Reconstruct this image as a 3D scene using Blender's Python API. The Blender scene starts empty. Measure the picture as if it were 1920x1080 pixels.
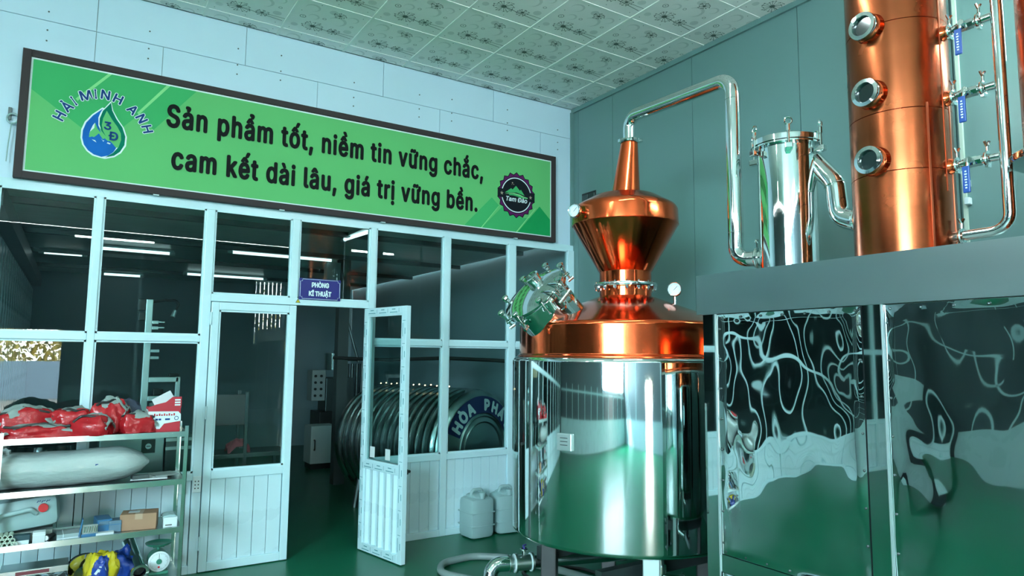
import bpy, bmesh, math, random, os
from mathutils import Vector, Matrix, noise
random.seed(7)
PI = math.pi
SC = bpy.context.scene
COL = SC.collection

# ------------------------------------------------------------------ camera, sky, light, exposure
def R_cam(yaw, pitch, roll):
    f = Vector((math.sin(yaw)*math.cos(pitch), math.cos(yaw)*math.cos(pitch), math.sin(pitch)))
    r = Vector((math.cos(yaw), -math.sin(yaw), 0)); u = r.cross(f)
    c, s = math.cos(roll), math.sin(roll)
    r2 = c*r + s*u; u2 = -s*r + c*u
    return Matrix((r2, u2, -f)).transposed()
cam = bpy.data.cameras.new('camera'); cam_o = bpy.data.objects.new('camera', cam); COL.objects.link(cam_o)
cam.sensor_width = 36; cam.lens = 36*1273.37/1920; cam.clip_start = .05; cam.clip_end = 300
cam_o.matrix_world = Matrix.Translation((0, -5.8, 1.6507)) @ R_cam(.57107254, .10105601, .00881789).to_4x4()
SC.camera = cam_o
vs = SC.view_settings
vs.view_transform = 'Standard'; vs.look = 'None'; vs.gamma = 1; vs.use_curve_mapping = False
vs.exposure = 0.38
SKY = (.92, .98, 1.0); SKY_K = 50.0
w = bpy.data.worlds.new('sky'); SC.world = w; w.use_nodes = True
bg = w.node_tree.nodes['Background']; bg.inputs[0].default_value = (*SKY, 1); bg.inputs[1].default_value = SKY_K
sun = bpy.data.lights.new('sun', 'SUN'); sun.energy = 22; sun.angle = .01; sun.color = (1, .9, .75)
sun_o = bpy.data.objects.new('sun', sun); COL.objects.link(sun_o)
sun_o.rotation_euler = Vector((.45, -.55, -.8)).to_track_quat('-Z', 'Y').to_euler(); sun_o.location = (-8, -10, 12)
def portal(loc, rot, sx, sy):
    l = bpy.data.lights.new('portal', 'AREA'); l.shape = 'RECTANGLE'; l.size = sx; l.size_y = sy
    l.cycles.is_portal = True
    o = bpy.data.objects.new('portal', l); COL.objects.link(o); o.location = loc; o.rotation_euler = rot
OPEN_X = (-1.35, -.22); OPEN_H = 2.15; FWX = (3.72, 4.45); FWZ = (1.9, 3.5); WIN_Z = (1.95, 4.3); WIN_Y = (-11.6, -7.0); FRONT = -11.8
portal(((OPEN_X[0]+OPEN_X[1])/2, FRONT-.05, OPEN_H/2), (PI/2, 0, 0), OPEN_X[1]-OPEN_X[0], OPEN_H)
portal((-6.05, sum(WIN_Y)/2, sum(WIN_Z)/2), (0, -PI/2, 0), WIN_Z[1]-WIN_Z[0], WIN_Y[1]-WIN_Y[0])
portal((sum(FWX)/2, FRONT-.05, sum(FWZ)/2), (PI/2, 0, 0), FWX[1]-FWX[0], FWZ[1]-FWZ[0])
try:
    SC.cycles.caustics_reflective = False; SC.cycles.caustics_refractive = False
    SC.cycles.sample_clamp_indirect = 6; SC.cycles.transparent_max_bounces = 24
    SC.cycles.glossy_bounces = 6; SC.cycles.diffuse_bounces = 5
except Exception:
    pass

# ------------------------------------------------------------------ materials
MATS = {}
def pm(name, col, rough=.5, metal=0, var=.06, scale=6, bump=0, bscale=40, rvar=.05, coat=0, trans=0, stretch=None, alpha=1, spec=.5):
    if name in MATS: return MATS[name]
    m = bpy.data.materials.new(name); m.use_nodes = True; MATS[name] = m
    nt = m.node_tree; b = nt.nodes['Principled BSDF']; L = nt.links.new
    tc = nt.nodes.new('ShaderNodeTexCoord'); mp = nt.nodes.new('ShaderNodeMapping'); L(tc.outputs['Object'], mp.inputs[0])
    if stretch: mp.inputs['Scale'].default_value = stretch
    n = nt.nodes.new('ShaderNodeTexNoise'); n.inputs['Scale'].default_value = scale; n.inputs['Detail'].default_value = 4
    L(mp.outputs[0], n.inputs['Vector'])
    mx = nt.nodes.new('ShaderNodeMix'); mx.data_type = 'RGBA'
    mx.inputs[6].default_value = (*[max(0, c*(1-var)) for c in col], 1); mx.inputs[7].default_value = (*[min(1, c*(1+var)) for c in col], 1)
    L(n.outputs[0], mx.inputs[0]); L(mx.outputs[2], b.inputs['Base Color'])
    mr = nt.nodes.new('ShaderNodeMapRange'); mr.inputs[3].default_value = max(0, rough-rvar); mr.inputs[4].default_value = min(1, rough+rvar)
    L(n.outputs[0], mr.inputs[0]); L(mr.outputs[0], b.inputs['Roughness'])
    b.inputs['Metallic'].default_value = metal; b.inputs['Specular IOR Level'].default_value = spec
    if coat: b.inputs['Coat Weight'].default_value = coat; b.inputs['Coat Roughness'].default_value = .08
    if trans: b.inputs['Transmission Weight'].default_value = trans
    b.inputs['Alpha'].default_value = alpha
    if bump:
        n2 = nt.nodes.new('ShaderNodeTexNoise'); n2.inputs['Scale'].default_value = bscale; n2.inputs['Detail'].default_value = 3
        L(mp.outputs[0], n2.inputs['Vector'])
        bp = nt.nodes.new('ShaderNodeBump'); bp.inputs['Strength'].default_value = bump; bp.inputs['Distance'].default_value = .01
        L(n2.outputs[0], bp.inputs['Height']); L(bp.outputs[0], b.inputs['Normal'])
    return m
def glass_mat(name, tint, ior=1.38, rough=0.0):
    m = bpy.data.materials.new(name); m.use_nodes = True; MATS[name] = m
    nt = m.node_tree; nt.nodes.clear(); L = nt.links.new
    out = nt.nodes.new('ShaderNodeOutputMaterial'); t = nt.nodes.new('ShaderNodeBsdfTransparent'); t.inputs[0].default_value = (*tint, 1)
    g = nt.nodes.new('ShaderNodeBsdfGlossy'); g.inputs['Roughness'].default_value = rough
    f = nt.nodes.new('ShaderNodeLayerWeight'); f.inputs[0].default_value = .5
    pw = nt.nodes.new('ShaderNodeMath'); pw.operation = 'POWER'; pw.inputs[1].default_value = 5; L(f.outputs['Facing'], pw.inputs[0])
    r0 = ((ior-1)/(ior+1))**2
    ma = nt.nodes.new('ShaderNodeMath'); ma.operation = 'MULTIPLY_ADD'; ma.inputs[1].default_value = 1-r0; ma.inputs[2].default_value = r0; L(pw.outputs[0], ma.inputs[0])
    mx = nt.nodes.new('ShaderNodeMixShader'); L(ma.outputs[0], mx.inputs[0]); L(t.outputs[0], mx.inputs[1]); L(g.outputs[0], mx.inputs[2]); L(mx.outputs[0], out.inputs[0])
    return m
def emit(name, col, k):
    m = bpy.data.materials.new(name); m.use_nodes = True; MATS[name] = m
    b = m.node_tree.nodes['Principled BSDF']; b.inputs['Base Color'].default_value = (*col, 1)
    b.inputs['Emission Color'].default_value = (*col, 1); b.inputs['Emission Strength'].default_value = k
    return m
M_wall = pm('pale_wall_paint', (.60, .78, .90), .35, var=.04, scale=1.5)
M_wallR = pm('teal_panel_paint', (.135, .25, .24), .3, var=.05, scale=1.2)
M_wallX = pm('dark_glazing_grey', (.085, .115, .13), .3)
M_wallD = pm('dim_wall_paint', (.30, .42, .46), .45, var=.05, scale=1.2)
M_frame = pm('white_powder_coat', (.60, .82, .87), .25, var=.03, scale=3)
M_board = pm('white_wainscot_panel', (.60, .80, .85), .28, var=.04, scale=3)
M_floor = pm('green_epoxy_floor', (.007, .122, .062), .3, var=.06, scale=2.5, rvar=.02, spec=.22, coat=.05, bump=0)
M_tile = pm('ceiling_tile_board', (.90, .90, .87), .7, var=.05, scale=4)
M_tprint = pm('tile_ink', (.10, .14, .12), .7)
M_tbub = pm('tile_bubble_print', (.70, .72, .69), .7)
M_bar = pm('ceiling_grid_metal', (.88, .90, .86), .5)
M_copper = pm('polished_copper', (.85, .14, .045), .13, 1, var=.16, scale=5, rvar=.05, bump=.02, bscale=12)
M_copcol = pm('aged_copper', (.34, .085, .032), .25, 1, var=.5, scale=4.5, rvar=.09, bump=.05, bscale=9)
M_steel = pm('polished_steel', (.74, .80, .79), .07, 1, var=.03, scale=8, rvar=.03)
M_mirror = pm('mirror_steel', (.62, .70, .69), .025, 1, var=.02, scale=3, rvar=.015)
M_jacket = pm('mirror_steel_jacket', (.80, .86, .85), .045, 1, var=.04, scale=5, rvar=.025, stretch=(1, 1, .12), bump=.02, bscale=10)
M_brush = pm('brushed_steel', (.33, .43, .43), .34, 1, var=.06, scale=6, rvar=.06, stretch=(1, .2, 1))
M_dsteel = pm('dark_steel', (.10, .13, .13), .35, .8)
M_rack = pm('bright_shelf_steel', (.74, .84, .82), .16, 1, var=.05, scale=9, rvar=.06, bump=.06, bscale=7)
M_alu = pm('aluminium_profile', (.72, .82, .82), .3, .8)
M_black = pm('black_plastic', (.015, .018, .018), .35)
M_rubber = pm('black_rubber', (.02, .022, .022), .6)
M_glass = glass_mat('window_glass', (.80, .90, .89))
M_clear = glass_mat('clear_plastic', (.85, .9, .9), 1.4, .05)
M_sight = pm('sight_glass', (.004, .012, .012), .04, 0, coat=1)
M_bframe = pm('banner_frame_brown', (.042, .033, .034), .6, spec=.2)
M_bwhite = pm('banner_white', (.78, .9, .9), .5)
M_bgreen = pm('banner_light_green', (.135, .50, .17), .7, spec=.12, var=.06, scale=.6)
M_bdark = pm('banner_mid_green', (.055, .42, .14), .7, spec=.12, var=.1, scale=.6)
M_bdeep = pm('banner_deep_green', (.01, .30, .085), .7, spec=.12, var=.1)
M_bline = pm('banner_line_green', (.27, .70, .28), .7, spec=.12)
M_ink = pm('banner_ink', (.006, .008, .008), .7, spec=.15)
M_navy = pm('logo_navy', (.012, .055, .20), .7, spec=.12)
M_lblue = pm('logo_blue', (.01, .13, .46), .7, spec=.12, var=.35, scale=4)
M_lgreen = pm('logo_green', (.0, .17, .10), .7, spec=.12)
M_purple = pm('badge_purple', (.11, .012, .10), .7, spec=.12)
M_bgold = pm('badge_gold', (.40, .33, .24), .7, spec=.12)
M_bbadge = pm('badge_black', (.008, .012, .016), .7, spec=.12)
M_plate = pm('enamel_blue', (.006, .010, .16), .5)
M_white = pm('white_plastic', (.72, .86, .88), .4)
M_can = pm('translucent_polythene', (.31, .46, .46), .45, var=.05, bump=.05, bscale=14)
M_red = pm('red_plastic_wrap', (.42, .012, .018), .22, var=.35, scale=14, bump=.5, bscale=26)
M_greyf = pm('grey_fabric', (.24, .30, .28), .6, var=.3, scale=9, bump=.5, bscale=24)
M_card = pm('brown_cardboard', (.36, .215, .125), .75, var=.08, scale=12)
M_tape = pm('parcel_tape', (.46, .33, .22), .3)
M_blue = pm('blue_plastic', (.03, .15, .30), .4)
M_bluegrey = pm('blue_grey_plastic', (.10, .19, .26), .45)
M_yellow = pm('yellow_plastic_film', (.60, .50, .02), .25, var=.2, scale=12, bump=.6, bscale=22)
M_bluef = pm('blue_plastic_film', (.012, .05, .30), .25, var=.3, scale=12, bump=.6, bscale=22)
M_wrap = pm('milky_plastic_wrap', (.40, .50, .48), .22, var=.12, scale=8, bump=.6, bscale=12, stretch=(1, 3, 3))
M_paper = pm('paper', (.66, .74, .74), .7)
M_sgreen = pm('scale_green_enamel', (.03, .20, .13), .35)
M_tankcap = pm('dull_steel', (.42, .52, .50), .3, 1, var=.06)
M_tankrib = pm('tank_steel', (.36, .42, .42), .22, 1, var=.08)
M_pink = pm('pink_cloth', (.50, .10, .13), .8)
M_hose = pm('grey_ribbed_hose', (.20, .27, .26), .45)
M_ground = pm('pale_concrete', (.28, .27, .26), .8, var=.12)
M_leaf = pm('autumn_leaves', (.34, .26, .03), .6, var=.5, scale=3)
M_bluewall = pm('pale_blue_render', (.20, .30, .40), .8)
M_film = pm('film_print', (.05, .25, .30), .5)
M_tube = emit('lit_tube', (.85, 1, 1), 1.6)
M_htube = emit('hall_tube', (.82, 1, 1), 110)
M_bulb = emit('warm_bulb', (1, .62, .35), 6)
M_win = glass_mat('blue_tinted_glass', (.82, .95, 1.0))

# ------------------------------------------------------------------ builders
class MB:
    def __init__(s): s.bm = bmesh.new(); s.mi = 0
    def _new(s, f0):
        for f in list(s.bm.faces)[f0:]: f.material_index = s.mi
    def box(s, c, d, rot=None, bev=0):
        f0 = len(s.bm.faces)
        if bev:
            t = bmesh.new(); bmesh.ops.create_cube(t, size=1)
            bmesh.ops.scale(t, vec=d, verts=t.verts)
            bmesh.ops.bevel(t, geom=list(t.edges), offset=bev, segments=2, affect='EDGES', profile=.5)
            M = Matrix.Translation(c) @ (rot.to_4x4() if rot else Matrix.Identity(4))
            bmesh.ops.transform(t, matrix=M, verts=t.verts)
            s.merge(t)
        else:
            M = Matrix.Translation(c) @ (rot.to_4x4() if rot else Matrix.Identity(4)) @ Matrix.Diagonal((*d, 1))
            bmesh.ops.create_cube(s.bm, size=1, matrix=M)
        s._new(f0); return s
    def merge(s, t):
        me = bpy.data.meshes.new('tmp'); t.to_mesh(me); t.free(); s.bm.from_mesh(me); bpy.data.meshes.remove(me)
    def span(s, a, b, bev=0):
        a, b = Vector(a), Vector(b); return s.box((a+b)/2, [abs(v) for v in (b-a)], bev=bev)
    def cyl(s, p0, p1, r, r2=None, n=20, cap=True):
        f0 = len(s.bm.faces)
        p0, p1 = Vector(p0), Vector(p1); d = p1-p0
        q = d.to_track_quat('Z', 'Y').to_matrix().to_4x4()
        bmesh.ops.create_cone(s.bm, cap_ends=cap, segments=n, radius1=r, radius2=r if r2 is None else r2, depth=d.length, matrix=Matrix.Translation((p0+p1)/2) @ q)
        s._new(f0); return s
    def sph(s, c, r, sc=(1, 1, 1), n=16, rot=None):
        f0 = len(s.bm.faces)
        M = Matrix.Translation(c) @ (rot.to_4x4() if rot else Matrix.Identity(4)) @ Matrix.Diagonal((r*sc[0], r*sc[1], r*sc[2], 1))
        bmesh.ops.create_uvsphere(s.bm, u_segments=n, v_segments=max(6, n*2//3), radius=1, matrix=M)
        s._new(f0); return s
    def lathe(s, prof, M=None, n=48):
        """prof: (r, z) list about local Z"""
        f0 = len(s.bm.faces); M = M or Matrix.Identity(4); rings = []
        for r, z in prof:
            if r < 1e-5: rings.append([s.bm.verts.new(M @ Vector((0, 0, z)))])
            else: rings.append([s.bm.verts.new(M @ Vector((r*math.cos(2*PI*i/n), r*math.sin(2*PI*i/n), z))) for i in range(n)])
        for a, b in zip(rings, rings[1:]):
            for i in range(n):
                j = (i+1) % n
                vs_ = [a[i % len(a)], a[j % len(a)], b[j % len(b)], b[i % len(b)]]
                u = []
                for v in vs_:
                    if v not in u: u.append(v)
                if len(u) > 2: s.bm.faces.new(u)
        s._new(f0); return s
    def tube(s, pts, r, n=12, closed=False, cap=True):
        f0 = len(s.bm.faces); pts = [Vector(p) for p in pts]; rings = []; N = len(pts)
        up = None
        for i, p in enumerate(pts):
            a = pts[(i-1) % N] if closed or i else pts[0]; b = pts[(i+1) % N] if closed or i < N-1 else pts[-1]
            t = (b-a).normalized()
            if up is None:
                up = Vector((0, 0, 1)) if abs(t.z) < .9 else Vector((1, 0, 0))
            x = up.cross(t)
            if x.length < 1e-4: x = Vector((0, 1, 0)).cross(t)
            x.normalize(); y = t.cross(x); up = y
            rr = r[i] if isinstance(r, (list, tuple)) else r
            rings.append([s.bm.verts.new(p + rr*(math.cos(2*PI*k/n)*x + math.sin(2*PI*k/n)*y)) for k in range(n)])
        for i in range(N if closed else N-1):
            a, b = rings[i], rings[(i+1) % N]
            for k in range(n): s.bm.faces.new((a[k], a[(k+1) % n], b[(k+1) % n], b[k]))
        if cap and not closed: s.bm.faces.new(rings[0][::-1]); s.bm.faces.new(rings[-1])
        s._new(f0); return s
    def torus(s, c, axis, R, r, n=32, k=8):
        q = Vector(axis).to_track_quat('Z', 'Y')
        return s.tube([Vector(c) + q @ Vector((R*math.cos(2*PI*i/n), R*math.sin(2*PI*i/n), 0)) for i in range(n)], r, k, closed=True)
    def poly(s, pts, ext=None):
        f0 = len(s.bm.faces); v = [s.bm.verts.new(Vector(p)) for p in pts]
        f = s.bm.faces.new(v)
        if ext:
            e = bmesh.ops.extrude_face_region(s.bm, geom=[f])
            bmesh.ops.translate(s.bm, vec=ext, verts=[g for g in e['geom'] if isinstance(g, bmesh.types.BMVert)])
        s._new(f0); return s
    def shift(s, v):
        bmesh.ops.translate(s.bm, vec=v, verts=s.bm.verts); return s
    def wobble(s, amp, sc, seed=0):
        for v in s.bm.verts:
            n = noise.noise_vector(v.co*sc + Vector((seed*3.1, seed*1.7, seed))); v.co += n*amp
        return s
    def mesh(s, name, mats, smooth=None):
        bmesh.ops.recalc_face_normals(s.bm, faces=s.bm.faces)
        me = bpy.data.meshes.new(name); s.bm.to_mesh(me); s.bm.free()
        for m in (mats if isinstance(mats, (list, tuple)) else [mats]): me.materials.append(m)
        if smooth:
            me.polygons.foreach_set('use_smooth', [True]*len(me.polygons))
            try: me.set_sharp_from_angle(angle=math.radians(smooth if smooth is not True else 38))
            except Exception: pass
        return me
    def build(s, name, mats, parent=None, smooth=True, world=True):
        """world: vertices are given in world space, root parents sit unrotated at their location"""
        if parent is not None and world: s.shift(-root_loc(parent))
        return link(name, s.mesh(name, mats, smooth), parent)
def root_loc(o):
    v = Vector((0, 0, 0))
    while o: v += o.location; o = o.parent
    return v
def link(name, me, parent=None, loc=None, rot=None, label=None):
    o = bpy.data.objects.new(name, me); COL.objects.link(o); o.parent = parent
    if loc is not None: o.location = loc
    if rot is not None: o.rotation_euler = rot
    if label: o['label'] = label
    return o
def tag(o, label, cat=None, group=None, kind=None):
    o['label'] = label
    if cat: o['category'] = cat
    if group: o['group'] = group
    if kind: o['kind'] = kind
    return o
def thing(name, label, cat, loc=(0, 0, 0), rz=0, group=None):
    o = bpy.data.objects.new(name, None); COL.objects.link(o); o.location = loc; o.rotation_euler = (0, 0, rz); o.empty_display_size = .1
    return tag(o, label, cat, group)
def struct(name, label, loc=(0, 0, 0)):
    o = bpy.data.objects.new(name, None); COL.objects.link(o); o.location = loc; o.empty_display_size = .1
    return tag(o, label, kind='structure')
def S(o, label): return tag(o, label, kind='structure')
FONT = None
try:
    FONT = bpy.data.fonts.load(os.path.join(bpy.utils.system_resource('DATAFILES'), 'fonts', 'Inter.woff2'))
except Exception:
    FONT = None
def text_loops(body, shear=0):
    c = bpy.data.curves.new('lettering', 'FONT')
    if FONT: c.font = FONT
    c.body = body; c.size = 1; c.fill_mode = 'NONE'; c.resolution_u = 4; c.shear = shear; c.space_character = 1.0+.12*(len(body) > 12)
    o = bpy.data.objects.new('lettering', c); COL.objects.link(o)
    me = bpy.data.meshes.new_from_object(o.evaluated_get(bpy.context.evaluated_depsgraph_get()))
    bpy.data.objects.remove(o); bpy.data.curves.remove(c)
    nb = {}
    for e in me.edges:
        a, b = e.vertices; nb.setdefault(a, []).append(b); nb.setdefault(b, []).append(a)
    seen = set(); loops = []
    for v in range(len(me.vertices)):
        if v in seen or v not in nb: continue
        lp = [v]; seen.add(v); p = v
        while True:
            nx = [q for q in nb[p] if q not in seen]
            if not nx: break
            q = nx[0] if len(nx) == 1 or p != v else (v+1 if v+1 in nx else nx[0])
            lp.append(q); seen.add(q); p = q
        if len(lp) > 2: loops.append([(me.vertices[q].co.x, me.vertices[q].co.y) for q in lp])
    bpy.data.meshes.remove(me); return loops
def area2(l): return sum(a[0]*b[1]-b[0]*a[1] for a, b in zip(l, l[1:]+l[:1]))
def inside(p, l):
    r = False
    for a, b in zip(l, l[1:]+l[:1]):
        if (a[1] > p[1]) != (b[1] > p[1]) and p[0] < (b[0]-a[0])*(p[1]-a[1])/(b[1]-a[1])+a[0]: r = not r
    return r
from mathutils.geometry import tessellate_polygon
CAPH = None
def text_mesh(body, mat, bold=0., w=None, h=None, cap=None, ext=.001, anchor='C', shear=0):
    """flat lettering in local XY facing +Z; w: total width, cap: height of a capital H, bold: added stroke radius in metres"""
    global CAPH
    if CAPH is None: CAPH = max(y for l in text_loops('H') for x, y in l)
    loops = text_loops(body, shear); big = max(loops, key=lambda l: abs(area2(l))); sg = math.copysign(1, area2(big))
    outer = [l for l in loops if area2(l)*sg > 0]; holes = [l for l in loops if area2(l)*sg < 0]
    xs = [p[0] for l in loops for p in l]; sy = (cap-2*bold)/CAPH
    sx = (w-2*bold)/(max(xs)-min(xs)) if w else sy
    x0 = min(xs) if anchor == 'L' else (min(xs)+max(xs))/2
    dx0 = bold if anchor == 'L' else 0
    V, F = [], []
    dirs = [(0, 0)]+([(math.cos(a*PI/4), math.sin(a*PI/4)) for a in range(8)] if bold else [])
    for l in outer:
        hs = [h_ for h_ in holes if inside(h_[0], l) and abs(area2(h_)) < abs(area2(l))]
        P = [[Vector(((x-x0)*sx+dx0, y*sy+bold, 0)) for x, y in q] for q in [l]+hs]
        tri = tessellate_polygon(P); fl_ = [p for q in P for p in q]
        for k_, d in enumerate(dirs):
            n0 = len(V); V += [(p.x+d[0]*bold, p.y+d[1]*bold, ext+.00012*k_) for p in fl_]; F += [tuple(n0+k for k in t) for t in tri]
    me = bpy.data.meshes.new('lettering'); me.from_pydata(V, [], F); me.materials.append(mat)
    return me
UP = (PI/2, 0, 0)      # lettering in XY -> wall plane facing -Y
def arc(c, r, a0, a1, n):
    return [(c[0]+r*math.cos(a0+(a1-a0)*i/n), c[1]+r*math.sin(a0+(a1-a0)*i/n)) for i in range(n+1)]
def fillet(pts, rad, n=8):
    """round the inner corners of a polyline"""
    P = [Vector(p) for p in pts]; out = [P[0]]
    for a, b, c in zip(P, P[1:], P[2:]):
        u = (a-b).normalized(); v = (c-b).normalized(); ang = u.angle(v)
        t = min(rad/math.tan(ang/2), (a-b).length*.49, (c-b).length*.49); p, q = b+u*t, b+v*t
        rr = t*math.tan(ang/2); cen = b+(u+v).normalized()*(rr/math.sin(ang/2))
        e1, e2 = p-cen, q-cen; th = e1.angle(e2)
        for i in range(n+1):
            f = i/n; out.append(cen+(e1*math.sin((1-f)*th)+e2*math.sin(f*th))/math.sin(th))
    out.append(P[-1]); return out

# ------------------------------------------------------------------ room shell
XR = 4.51; ZC = 4.386; XL = -6.0; ZI = 2.92; YI = 7.0
S(MB().span((XL-3, FRONT-.3, -.1), (XR+.3, YI+.2, 0)).build('floor', M_floor, smooth=False), 'glossy green epoxy floor of the distillery hall')
S(MB().span((XL-60, FRONT-60, -.12), (XR+60, FRONT-.3, -.02)).build('ground', M_ground, smooth=False), 'pale sunlit yard outside the hall entrance')
ceil = S(MB().span((XL, FRONT, ZC+.012), (XR+.2, .2, ZC+.1)).build('ceiling', M_bar, smooth=False), 'hall ceiling of printed square tiles in a pale metal grid')
TS = .58; TX0 = 4.206; TY0 = -.15
def tile_mesh(x0, x1, y0, y1):
    b = MB(); g = .008
    b.mi = 0; b.span((g, -TS+g, 0), (TS-g, -g, .012))
    z = -.0004
    def disc(cx, cy, r, zz, n=14, ry=None): b.poly([(cx*TS+r*TS*math.cos(2*PI*i/n), -cy*TS+(ry or r)*TS*math.sin(2*PI*i/n), zz) for i in range(n)])
    def ring(cx, cy, r, t, zz, n=14, a0=0, a1=2*PI):
        for i in range(n):
            a, c = a0+(a1-a0)*i/n, a0+(a1-a0)*(i+1)/n
            b.poly([(cx*TS+q*TS*math.cos(d), -cy*TS+q*TS*math.sin(d), zz) for q, d in ((r, a), (r, c), (r+t, c), (r+t, a))])
    def line(x, y, x2, y2, t, zz):
        d = Vector((x2-x, y2-y)); p = Vector((-d.y, d.x)).normalized()*t/2
        b.poly([((x+p.x)*TS, -(y+p.y)*TS, zz), ((x2+p.x)*TS, -(y2+p.y)*TS, zz), ((x2-p.x)*TS, -(y2-p.y)*TS, zz), ((x-p.x)*TS, -(y-p.y)*TS, zz)])
    b.mi = 2
    for cx, cy, r in ((.62, .62, .13), (.80, .78, .08), (.22, .82, .10), (.30, .58, .075), (.84, .40, .06), (.50, .84, .06), (.12, .22, .05)): disc(cx, cy, r, z)
    b.mi = 0
    for cx, cy, r in ((.60, .60, .115), (.79, .77, .068), (.21, .805, .085), (.29, .57, .062)): disc(cx, cy, r, z*1.6)
    b.mi = 1; rnd = random.Random(3)
    def dandelion(cx, cy, r, k):
        for i in range(k):
            a = 2*PI*i/k+rnd.uniform(-.15, .15); q = r*rnd.uniform(.75, 1.05)
            ex, ey = cx+q*math.cos(a), cy+q*math.sin(a)
            line(cx, cy, ex, ey, .006, z*2.4)
            a2 = a+.34; line(ex, ey, cx+q*.9*math.cos(a2), cy+q*.9*math.sin(a2), .006, z*2.4)
            disc(ex, ey, .010, z*2.8, 6)
        disc(cx, cy, r*.26, z*3, 8)
    dandelion(.36, .30, .15, 16); dandelion(.66, .30, .09, 12); dandelion(.60, .80, .085, 12)
    line(.36, .30, .95, .22, .010, z*2.4); line(.66, .30, .97, .30, .008, z*2.4)
    ring(.16, .52, .035, .008, z*2.4); ring(.84, .58, .02, .006, z*2.4); ring(.44, .60, .02, .006, z*2.4); disc(.16, .52, .01, z*2.4, 6)
    for cx, cy in ((.1, .68), (.9, .9), (.3, .95), (.88, .12), (.08, .1), (.48, .1)): disc(cx, cy, .008, z*2.4, 6)
    bm = b.bm
    for co, no in (((x0, 0, 0), (-1, 0, 0)), ((x1, 0, 0), (1, 0, 0)), ((0, y0, 0), (0, -1, 0)), ((0, y1, 0), (0, 1, 0))):
        bmesh.ops.bisect_plane(bm, geom=list(bm.verts)+list(bm.edges)+list(bm.faces), dist=1e-5, plane_co=co, plane_no=no, clear_outer=True)
    me = bpy.data.meshes.new('tile'); bm.to_mesh(me); bm.free()
    for m in (M_tile, M_tprint, M_tbub): me.materials.append(m)
    return me
tmc = {}
for i in range(-11, 1):
    for j in range(-1, 8):
        ox, oy = TX0+i*TS, TY0-j*TS
        x1 = min(TS, XR-.02-ox); y1 = min(0, -.012-oy)
        key = (round(x1, 3), round(y1, 3))
        if key not in tmc: tmc[key] = tile_mesh(0, x1, -TS, y1)
        link('ceiling_tile', tmc[key], ceil, (ox, oy, ZC))
gb = MB().span((-.011, -8*TS, -.006), (.011, TY0*0+TS-.43, .012)).mesh('grid_bar', M_bar)
for i in range(-10, 1): link('grid_bar', gb, ceil, (TX0+i*TS, TY0-.01, ZC))
gb = MB().span((-11*TS, -.011, -.004), (XR-TX0-.02, .011, .012)).mesh('grid_bar', M_bar)
for j in range(0, 9): link('grid_bar', gb, ceil, (TX0, TY0-j*TS, ZC))
# ---- upper back wall of cladding sheets (banner wall)
wb = S(MB().span((XL, .012, 2.86), (XR+.2, .16, ZC+.1)).build('wall_back', M_wallD, smooth=False), 'pale upper back wall of cladding sheets above the glazed partition')
g = .0025
def sheets(xs, z0, z1):
    for a, b in zip(xs, xs[1:]):
        o = MB().span((a+g, 0, z0+g), (b-g, .012, z1-g)).build('cladding_panel', M_wall, wb, smooth=False)
sheets([XL+1.2*i for i in range(6)]+[1.06, 2.28, 3.48, XR-.012], 4.05, ZC)
sheets([XL+1.2*i for i in range(6)]+[.45, 1.67, 2.87, 4.07, XR-.012], 2.86, 4.05)
sc = MB()
for z in (4.12, 3.98, 3.9):
    for i in range(9): sc.cyl((-.3+i*.55+.1*((i*7) % 3), 0, z+.03*((i*5) % 4)), (-.3+i*.55+.1*((i*7) % 3), -.003, z+.03*((i*5) % 4)), .006, n=8)
o = sc.build('screw_heads', M_dsteel, wb); o['kind'] = 'stuff'
S(MB().span((XL, -.006, 2.80), (XR, .05, 2.862)).build('trim_1', M_frame, smooth=False), 'white top rail of the glazed partition under the banner')
# ---- right wall of tall sandwich panels
wr = S(MB().span((XR+.02, FRONT, 0), (XR+.2, YI+.2, ZC+.1)).build('wall_right', M_wallD, smooth=False), 'teal right wall of tall flush sandwich panels behind the still')
ys = [0, -.10, -.66, -1.73, -2.79, -3.85, -4.92, -5.98, -7.04, -8.10, -9.16, -10.22, -11.28, FRONT]
for a, b in zip(ys, ys[1:]): MB().span((XR, b+.003, 0), (XR+.02, a-.003, ZC)).build('wall_panel', M_wallR, wr, smooth=False)
S(MB().span((XR-.025, FRONT, ZC-.045), (XR, 0, ZC)).build('trim_2', M_wallR, smooth=False), 'narrow cornice strip where right wall meets ceiling')
S(MB().span((XR-.04, -.02, 2.86), (XR, 0, ZC-.04)).build('trim_3', M_wallR, smooth=False), 'corner strip between banner wall and right wall')
# ---- left wall with a tall window, front wall with the wide entrance
MBw = MB()
for a, b in (((XL-.2, FRONT, 0), (XL, WIN_Y[0], ZC)), ((XL-.2, WIN_Y[1], 0), (XL, YI, ZC)), ((XL-.2, WIN_Y[0], 0), (XL, WIN_Y[1], WIN_Z[0])), ((XL-.2, WIN_Y[0], WIN_Z[1]), (XL, WIN_Y[1], ZC))): MBw.span(a, b)
S(MBw.build('wall_left', M_wallX, smooth=False), 'dark left wall of the hall under a band of high windows')
S(MB().span((XL, FRONT+.03, 0), (XL+.03, -.04, .95)).build('trim_6', M_board, smooth=False), 'pale wainscot along the left wall of the hall')
S(MB().span((OPEN_X[1]+.06, FRONT, 0), (XR-.01, FRONT+.03, .95)).build('trim_7', M_wallD, smooth=False), 'pale wainscot on the front wall right of the entrance')
S(MB().span((XL+.03, FRONT, 0), (OPEN_X[0]-.06, FRONT+.03, .95)).build('trim_8', M_wallD, smooth=False), 'pale wainscot on the front wall left of the entrance')
S(MB().span((XL, FRONT+.1, 1.70), (XL+.02, -.05, 1.76)).build('trim_9', M_frame, smooth=False), 'white rail along the left wall of the hall')
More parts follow.
